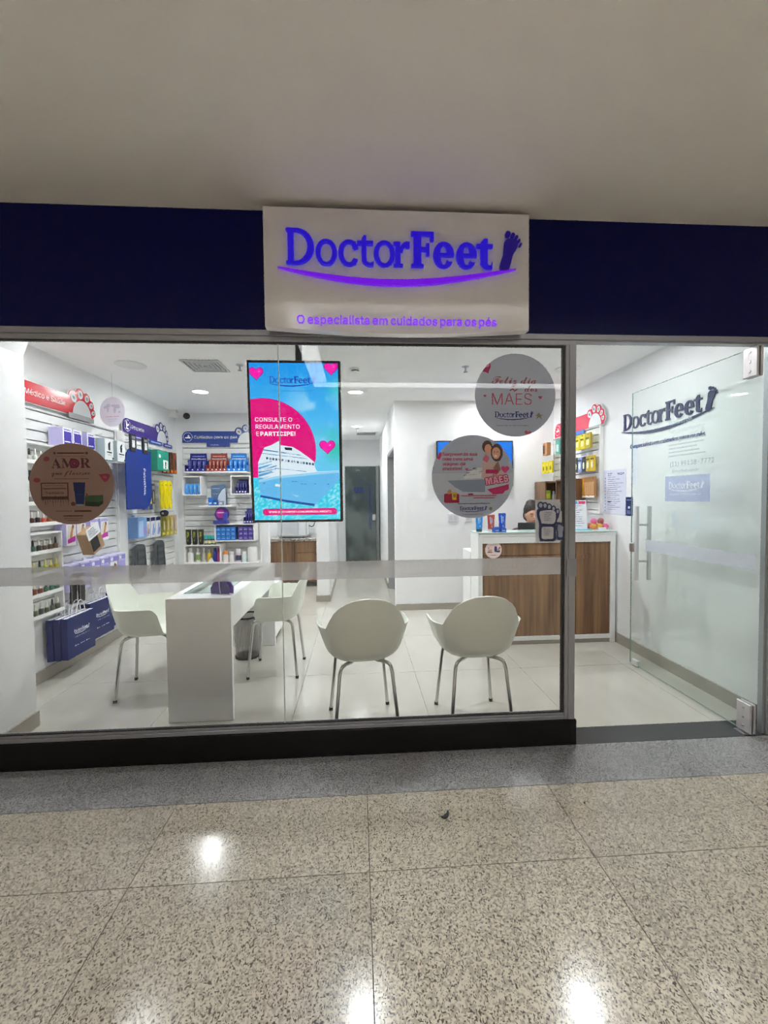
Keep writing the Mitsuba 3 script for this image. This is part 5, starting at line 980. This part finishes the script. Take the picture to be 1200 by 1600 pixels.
for k, (c, nm) in enumerate((('#3a4a3a', 'dark green'), ('#8f9fd0', 'pale blue'), ('#2c3440', 'dark grey'), ('#c2a82a', 'yellow-brown'), ('#d0b21e', 'deep yellow'))): rpack('insole_pouch', 4.76-0.085*k, 1.765, 0.078, 0.17, c, [(ell(0, 0.07, 0.02, 0.04), '#e9e6c8' if k != 1 else '#eef0f8'), (rect(-0.03, 0.125, 0.03, 0.14), '#55503a')], '%s pouch, %s from the window post on the second row of the right wall' % (nm, ORD[k]), None, 2.565)
for k in range(5): rpack('orange_pack', 4.60-0.058*k, 1.475, 0.085, 0.23, '#c98a2c' if k == 0 else '#a5784a', [(rect(-0.03, 0.03, 0.03, 0.17), '#e0a030' if k == 0 else '#c4966a'), (rect(-0.035, 0.0, 0.035, 0.022), '#efe6da')], 'orange-brown pack, %s from the window post on the third row of the right wall' % ORD[k], None, 2.575-0.008*k)
for k in range(3): rpack('yellow_pad', 5.36-0.10*k, 1.79, 0.085, 0.15, '#dccb14', [(ell(0, 0.06, 0.02, 0.03), '#8a7f10')], 'yellow pad pack left of the window post on the right wall, %s from the back' % ORD[k], None, 2.45)
rpack('brown_pack', 5.30, 2.02, 0.12, 0.16, '#b0784a', [(rect(-0.05, 0.02, 0.0, 0.13), '#4a4038')], 'brown and black pack left of the window post on the right wall', None, 2.47, 0.05); rpack('teal_pack', 5.14, 2.02, 0.10, 0.18, '#5aa89a', [(rect(-0.03, 0.03, 0.03, 0.12), '#cfe6e0')], 'teal pack just left of the window post on the right wall', None, 2.54, 0.03)
def wood_box(y0, y1, z0, z1, x0, lab):
    t = thing('wooden_box_shelf', lab, 'shelf'); w = 0.018; DW = mat('#5a3f2a', 0.5)
    part(t, 'bottom', box(x0, 2.599, y0, y1, z0, z0+w), 'bsdf_wood'); part(t, 'top', box(x0, 2.599, y0, y1, z1-w, z1), 'bsdf_wood'); part(t, 'side', box(x0, 2.599, y0, y0+w, z0+w, z1-w) if y0 < 4.8 else box(x0, x0+w, y0, y1, z0+w, z1-w), 'bsdf_wood')
    part(t, 'side', box(x0, 2.599, y1-w, y1, z0+w, z1-w), 'bsdf_wood'); part(t, 'back', box(2.585, 2.599, y0+w, y1-w, z0+w, z1-w), DW)
    return t
wood_box(5.10, 5.40, 1.42, 1.68, 2.33, 'dark wooden box shelf with green and white goods, left of the window post'); wood_box(4.64, 4.92, 1.42, 1.69, 2.38, 'brown wooden box shelf just right of the window post')
carton('green_carton', place(0, 2.40, 5.20, 1.4385), 0.075, 0.06, 0.13, '#9ab83a', [(rect(-0.03, 0.03, 0.03, 0.09), '#d8d84a')], 'yellow-green carton in the dark wooden box shelf', 'carton')
for k in range(3): bottle('care_bottle', place(0, 2.475+0.042*k, 5.17+0.02*k, 1.4385), 0.019, 0.12+0.012*k, '#e3e5e6', ['#dfe2e4', '#5a6ab0', '#e6e8ea'][k], 'small white bottle, %s from the yellow-green carton in the dark wooden box' % ORD[k], 'bottle', None, 0.65, 0.6)
t = thing('wall_poster', 'tall white printed notice on the right wall beside the slatted wall', 'poster'); NM = RW(4.155, 1.305, 2.6285)
part(t, 'sheet', slab(rect(-0.19, 0, 0.19, 0.455), 0.002), mat('#dadcec', 0.4), NM)
p = Print(); p.add(mv(LOGO_ALL, 0.05, 0.405, 0.12/7), '#2a357a'); p.add(rect(-0.11, 0.415, -0.03, 0.421), '#5a6080', False); p.add(rect(-0.11, 0.395, -0.05, 0.401), '#5a6080', False)
for k in range(11): p.add(ell(-0.15, 0.372-0.034*k, 0.008, 0.009), '#8088b0', False)
for g in lines(-0.11, 0.375, 0.27, 17, 0.0205, 0.0055, 0.5, 4): p.add(g, '#8d91ac', False)
p.add(rect(-0.11, 0.122, -0.04, 0.132), '#3c4270'); p.put(t, 'print', NM @ place(0, 0, -0.0023, 0))
t = thing('wall_notice', 'narrow dark blue notice with a white lock emblem beside the tall printed notice', 'notice'); NM = RW(3.912, 1.297, 2.6285)
part(t, 'sheet', slab(rect(-0.052, 0, 0.052, 0.182), 0.002), mat('#16265e', 0.4), NM)
p = Print(); p.add(ell(0, 0.082, 0.014, 0.014), '#dfe4f2'); p.add(rect(-0.035, 0.15, 0.035, 0.158), '#8fa0cc', False)
for g in lines(-0.035, 0.045, 0.07, 3, 0.012, 0.005, 0.3, 6): p.add(g, '#8fa0cc', False)
p.put(t, 'print', NM @ place(0, 0, -0.0023, 0))
t = thing('wall_logo', 'raised dark navy lettering and footprint on the right wall behind the glass door', 'sign'); LM = RW(4.005, 2.128, 2.6295)
for nm, g in LOGO: part(t, nm, slab(mv(g, 0, 0, 0.157), 0.010), mat('#1c2352', 0.4), LM)
wx = 0.10; sc_ = 0.90/text('O especialista em cuidados para os pés', 1.0, weight=500).bounds[2]
for w in 'O especialista em cuidados para os pés'.split():
    part(t, 'word', slab(mv(text(w, 1.0, weight=500), wx, -0.185, sc_), 0.003), mat('#232c6e', 0.4), LM); wx += (text(w, 1.0, weight=500).bounds[2]+0.38)*sc_

# ------------------------------------------------------------------ round stickers on the inside of the window
def disc(name, x, z, r, colour, lab):
    t = thing(name, lab, 'sticker'); M = place(0, x, GY+0.0095, z)
    part(t, 'film', slab(ell(0, 0, r, r, q=24), 0.002), mat(colour, 0.5), M); return t, M @ place(0, 0, -0.0022, 0)
t, M = disc('window_sticker', -1.575, 1.592, 0.224, '#8d736c', 'round brown window sticker reading AMOR over a tube and green box')
p = Print(); p.add(serif('AM', 0.058), '#3a1c24'); p.v[-1][:, 0] += -0.105; p.v[-1][:, 2] += 0.085
p = Print()
DK = '#43222a'
p.add(mv(text('10.05.2025', 1, weight=800, px=40), 0, 0) if False else rect(-0.072, 0.166, 0.072, 0.174), DK); p.add(ell(-0.085, 0.17, 0.008, 0.007), DK, False); p.add(ell(0.085, 0.17, 0.008, 0.007), DK, False); p.add(rect(-0.08, 0.150, 0.08, 0.155), '#7d625d', False)
p.add(mv(serif('AM', 1.0), -0.105, 0.088, 0.054), DK); p.add(mv(serif('R', 1.0), 0.048, 0.088, 0.054), DK, False)
for a, b in ((0.028, '#4a1830'), (0.021, '#6e2a44'), (0.014, '#4a1830'), (0.007, '#8a3a54')): p.add(affinity.rotate(ell(0.018, 0.113, a, a*0.95, q=3), a*900), b)
g = script('que floresce', 1.0); p.add(mv(g, -0.105, 0.050, 0.205/g.bounds[2]), '#43222a')
p.add(rect(-0.09, 0.026, 0.09, 0.031), '#6d504c', False)
p.add(rect(-0.163, -0.075, -0.018, 0.008), '#3f2220'); p.add(rect(-0.157, -0.068, -0.024, 0.002), '#8a716a')
p.add(rect(-0.152, -0.028, -0.03, -0.022), '#4b2e2a'); g = text('O Boticário', 1.0, weight=700, px=56); p.add(mv(g, -0.140, -0.055, 0.097/g.bounds[2]), '#4b2623', False); p.add(rect(-0.145, -0.010, -0.04, -0.007), '#6d504c', False)
for k in range(11): p.add(Polygon([(-0.16+0.0135*k, -0.078), (-0.152+0.0135*k, -0.078), (-0.155+0.0135*k, -0.105-0.012*((k*5) % 3))]), '#5a453e', False)
p.add(rect(-0.163, -0.085, -0.018, -0.075), '#2c201c', False)
p.add(Polygon([(0.008, 0.008), (0.072, 0.008), (0.062, -0.112), (0.020, -0.112)]), '#142250'); p.add(rect(0.022, -0.122, 0.060, -0.112), '#8d92a8', False); p.add(rect(0.026, -0.06, 0.056, -0.056), '#32427a')
p.add(Polygon([(0.068, -0.066), (0.165, -0.062), (0.165, -0.092), (0.145, -0.102), (0.068, -0.098)]), '#2f4a34'); p.add(Polygon([(0.068, -0.098), (0.145, -0.102), (0.165, -0.092), (0.165, -0.108), (0.14, -0.127), (0.068, -0.122)]), '#1b2a22')
p.add(ell(0.005, -0.11, 0.012, 0.012), '#5a2f38', False); p.add(ell(0.08, -0.062, 0.006, 0.012, 20), '#7a3a44', False)
p.add(ell(-0.128, 0.138, 0.016, 0.013, 20), '#7d2a40', False); p.add(ell(-0.182, 0.022, 0.018, 0.013), '#7d2a40', False); p.add(Polygon(spline([(0.145, 0.052), (0.19, 0.056), (0.205, 0.045), (0.19, 0.016), (0.172, 0.012), (0.145, 0.052)], 4)).buffer(0), '#7d2a40', False); p.add(ell(0.178, 0.036, 0.012, 0.007, -20), '#a04a60')
p.add(rect(-0.09, -0.152, -0.005, -0.147), '#6d504c', False); p.add(rect(0.01, -0.155, 0.10, -0.145), '#4b2e2a', False); p.add(rect(-0.05, -0.180, 0.055, -0.173), '#4b2e2a', False); p.add(rect(-0.045, -0.192, 0.05, -0.188), '#6d504c', False); p.add(rect(-0.03, -0.204, 0.03, -0.200), '#6d504c', False)
p.put(t, 'print', M)
GREYS = '#abb5ca'
t, M = disc('window_sticker', 0.930, 2.090, 0.241, GREYS, 'round grey window sticker reading Feliz dia dos Mães, upper of the two grey ones')
p = Print(); MG = '#a83a66'
p.add(heart(-0.175, 0.155, 0.036, 25).intersection(ell(0, 0, 0.24, 0.24, q=24)), '#9c2a5c'); p.add(ell(-0.165, 0.17, 0.012, 0.006, 40), '#d88ab0')
g = script('Feliz dia', 1.0); p.add(mv(g, -0.140, 0.067, 0.265/g.bounds[2]), '#8a3450'); p.add(mv(script('dos', 1.0), 0.055, 0.022, 0.034), '#8a3450', False)
p.add(affinity.rotate(LineString(spline([(-0.03, 0.028), (-0.015, 0.036), (-0.005, 0.026), (0.01, 0.034)], 5)).buffer(0.0035), 0), MG, False)
p.add(mv(text('MAES', 1.0, weight=300), -0.140, -0.055, 0.066), '#b04a72')
p.add(heart(-0.182, -0.004, 0.009), '#9c3a64', False); p.add(heart(0.150, -0.012, 0.012), '#9c3a64', False)
p.add(logo(-0.122, -0.128, 0.235), '#27307c'); p.add(rect(-0.115, -0.178, 0.08, -0.174), '#8088a0', False)
p.add(Polygon([(0.128, -0.115), (0.140, -0.100), (0.152, -0.115), (0.168, -0.112), (0.152, -0.122), (0.158, -0.140), (0.142, -0.126), (0.126, -0.138), (0.132, -0.122), (0.116, -0.118)]).buffer(0), '#7d7a5a', False)
p.add(heart(0.075, -0.222, 0.022, -10).intersection(ell(0, 0, 0.24, 0.24, q=24)), '#b8607c', False)
p.put(t, 'print', M)
t, M = disc('window_sticker', 0.676, 1.616, 0.243, GREYS, 'round grey window sticker with ship and embracing pair, lower of the two grey ones')
p = Print(); PK = '#a8205e'
full = ell(0, 0, 0.242, 0.242, q=24)
p.add(rect(-0.3, -0.105, 0.3, 0.02).intersection(full), '#b9c2d2')
p.add(heart(-0.205, 0.122, 0.026, 20).intersection(full), '#b8336e')
for k, s in enumerate(('Surpreenda sua', 'mãe com uma', 'viagem de', 'cruzeiro!')): p.add(mv(text(s, 1.0, weight=750), -0.180, 0.122-0.028*k, 0.0195), PK)
p.add(heart(-0.036, 0.043, 0.011), '#c04a80', False)
p.add(Polygon([(-0.152, -0.022), (0.072, -0.016), (0.072, -0.092), (-0.06, -0.088), (-0.105, -0.062)]), '#8393ab'); p.add(Polygon([(-0.06, -0.012), (0.072, -0.008), (0.072, 0.050), (0.02, 0.052), (-0.03, 0.028)]), '#d7dde6')
for k in range(3): p.add(Polygon([(-0.055+0.012*k, 0.006+0.014*k), (0.07, 0.018+0.012*k), (0.07, 0.023+0.012*k), (-0.055+0.012*k, 0.010+0.014*k)]), '#4a5670', False)
p.add(rect(0.0, 0.044, 0.025, 0.052), '#3c4456', False)
# embracing pair, seen as flat print
p.add(Polygon(spline([(0.05, -0.005), (0.06, 0.09), (0.085, 0.105), (0.105, 0.09), (0.13, 0.085), (0.17, 0.06), (0.18, -0.01), (0.11, -0.03), (0.05, -0.005)], 4)).buffer(0), '#c9b4b4')
p.add(ell(0.085, 0.175, 0.030, 0.036), '#4b342e'); p.add(ell(0.090, 0.160, 0.021, 0.030), '#d2a08e'); p.add(Polygon([(0.055, 0.10), (0.075, 0.13), (0.10, 0.11), (0.085, 0.08)]), '#c06a80')
p.add(ell(0.142, 0.140, 0.036, 0.052), '#4b342e'); p.add(ell(0.138, 0.137, 0.025, 0.035), '#d9ab98'); p.add(ell(0.135, 0.120, 0.009, 0.006), '#f0e6e4'); p.add(ell(0.128, 0.144, 0.004, 0.003), '#3c2a26', False); p.add(ell(0.147, 0.144, 0.004, 0.003), '#3c2a26', False)
p.add(Polygon([(0.12, 0.05), (0.15, 0.09), (0.165, 0.04), (0.15, 0.02)]), '#8a6a5e', False)
p.add(rect(0.075, 0.018, 0.15, 0.042), '#a8205e'); p.add(heart(0.192, 0.042, 0.026), '#c03a78', False); p.add(Polygon([(0.085, -0.075), (0.215, -0.045), (0.215, -0.075), (0.19, -0.085), (0.18, -0.1), (0.12, -0.105)]), '#b02a68')
g = text('MÃES', 1.0, weight=900); g = mv(g, 0.078, -0.050, 0.135/g.bounds[2]); g = affinity.rotate(affinity.scale(g, 1.0, 1.25, origin=(0.078, -0.05)), 8, origin=(0.078, -0.05)); p.add(g.buffer(0.004).intersection(full), '#8a1a4c'); p.add(g.intersection(full), '#e2a8c2')
p.add(rect(-0.172, -0.152, -0.082, -0.098, 0.008), '#8c1c3c'); p.add(rect(-0.125, -0.135, -0.098, -0.090, 0.004), '#c8a83a'); p.add(ell(-0.14, -0.088, 0.012, 0.014), '#b88a5a', False); p.add(rect(-0.118, -0.12, -0.103, -0.100), '#8a7424')
p.add(rect(-0.07, -0.115, 0.14, -0.107), '#a86a84'); p.add(rect(-0.03, -0.108, 0.0, -0.098), '#8a2a54', False); p.add(rect(0.0, -0.128, 0.13, -0.122), '#a86a84', False)
p.add(rect(-0.09, -0.160, 0.10, -0.154), '#6d6f86', False); p.add(logo(-0.078, -0.196, 0.165), '#2c3478'); p.add(rect(-0.06, -0.222, 0.06, -0.219), '#8a8da0', False); p.add(ell(0.105, -0.188, 0.010, 0.010, 0, 2), '#7d7a5a', False)
p.put(t, 'print', M)
# foot-shaped leaflets in clear holders by the window post
t = thing('foot_leaflet', 'navy and white foot-shaped leaflet in a clear holder on the window by the post', 'leaflet'); FM = place(0, 1.118, GY-0.006, 1.232)
part(t, 'holder', slab(rect(-0.072, -0.006, 0.076, 0.245), 0.0015), mat('#dcdde2', 0.2), FM)
fo = union_all([Polygon(spline([(-0.045, 0.0), (0.045, 0.0), (0.052, 0.05), (0.052, 0.10), (0.072, 0.16), (0.06, 0.19), (0.0, 0.20), (-0.058, 0.19), (-0.064, 0.15), (-0.05, 0.10), (-0.052, 0.04), (-0.045, 0.0)], 4)).buffer(0)] + [ell(-0.042+0.026*k, 0.212-0.0023*k*k, 0.019-0.0015*k, 0.022-0.001*k) for k in range(5)])
part(t, 'leaflet', slab(fo, 0.004), mat('#14204a', 0.4), FM)
p = Print(); p.add(Polygon(spline([(-0.036, 0.105), (0.038, 0.105), (0.05, 0.155), (0.04, 0.178), (0.0, 0.183), (-0.045, 0.175), (-0.048, 0.15), (-0.036, 0.105)], 4)).buffer(0), '#c9cad2'); p.add(rect(-0.036, 0.012, 0.036, 0.085, 0.012), '#c9cad2', False)
for k in range(5): p.add(ell(-0.042+0.026*k, 0.212-0.0023*k*k, 0.0105-0.0008*k, 0.014-0.0008*k), '#aeb2c4', False)
for g in lines(-0.022, 0.165, 0.05, 5, 0.011, 0.003, 0.4, 3) + lines(-0.022, 0.068, 0.045, 4, 0.011, 0.003, 0.4, 9): p.add(g, '#5a6288')
p.put(t, 'print', FM @ place(0, 0, -0.0042, 0))
t = thing('foot_leaflet', 'small navy foot-shaped card right of the big foot leaflet by the window post', 'leaflet'); FM = place(0, 1.196, GY-0.006, 1.238)
part(t, 'holder', slab(rect(-0.028, -0.006, 0.034, 0.17), 0.0012), mat('#d6d7dc', 0.2), FM); g = affinity.scale(fo, 0.42, 0.46, origin=(0, 0)); part(t, 'leaflet', slab(g, 0.003), mat('#14204a', 0.4), FM)
p = Print(); p.add(affinity.scale(g, 0.62, 0.7), '#9a9db0'); p.put(t, 'print', FM @ place(0, 0, -0.0032, 0))
for k_, v_ in labels.items():
    if 'label' in v_ and 'category' in v_ and not 4 <= len(v_['label'].split()) <= 16: print('LABEL', k_, len(v_['label'].split()), v_['label'])

# dry leaf and a crumb on the corridor floor
single('dry_leaf', tr(slab(union_all([ell(0, 0, 0.018, 0.008, 35), ell(0.012, 0.016, 0.012, 0.005, 80), ell(-0.014, -0.004, 0.012, 0.004, -10)]), 0.004), trimesh.transformations.rotation_matrix(math.radians(-80), [1, 0, 0])), mat('#2b2f33', 0.7), 'small dark dry leaf lying on the beige granite floor', 'leaf', M=place(0, 0.395, 1.895, 0.0045))
single('crumb', trimesh.creation.icosphere(1, 0.004), mat('#1c1a18', 0.7), 'tiny dark crumb on the granite floor before the doorway', 'crumb', M=place(0, 1.085, 1.93, 0.004))
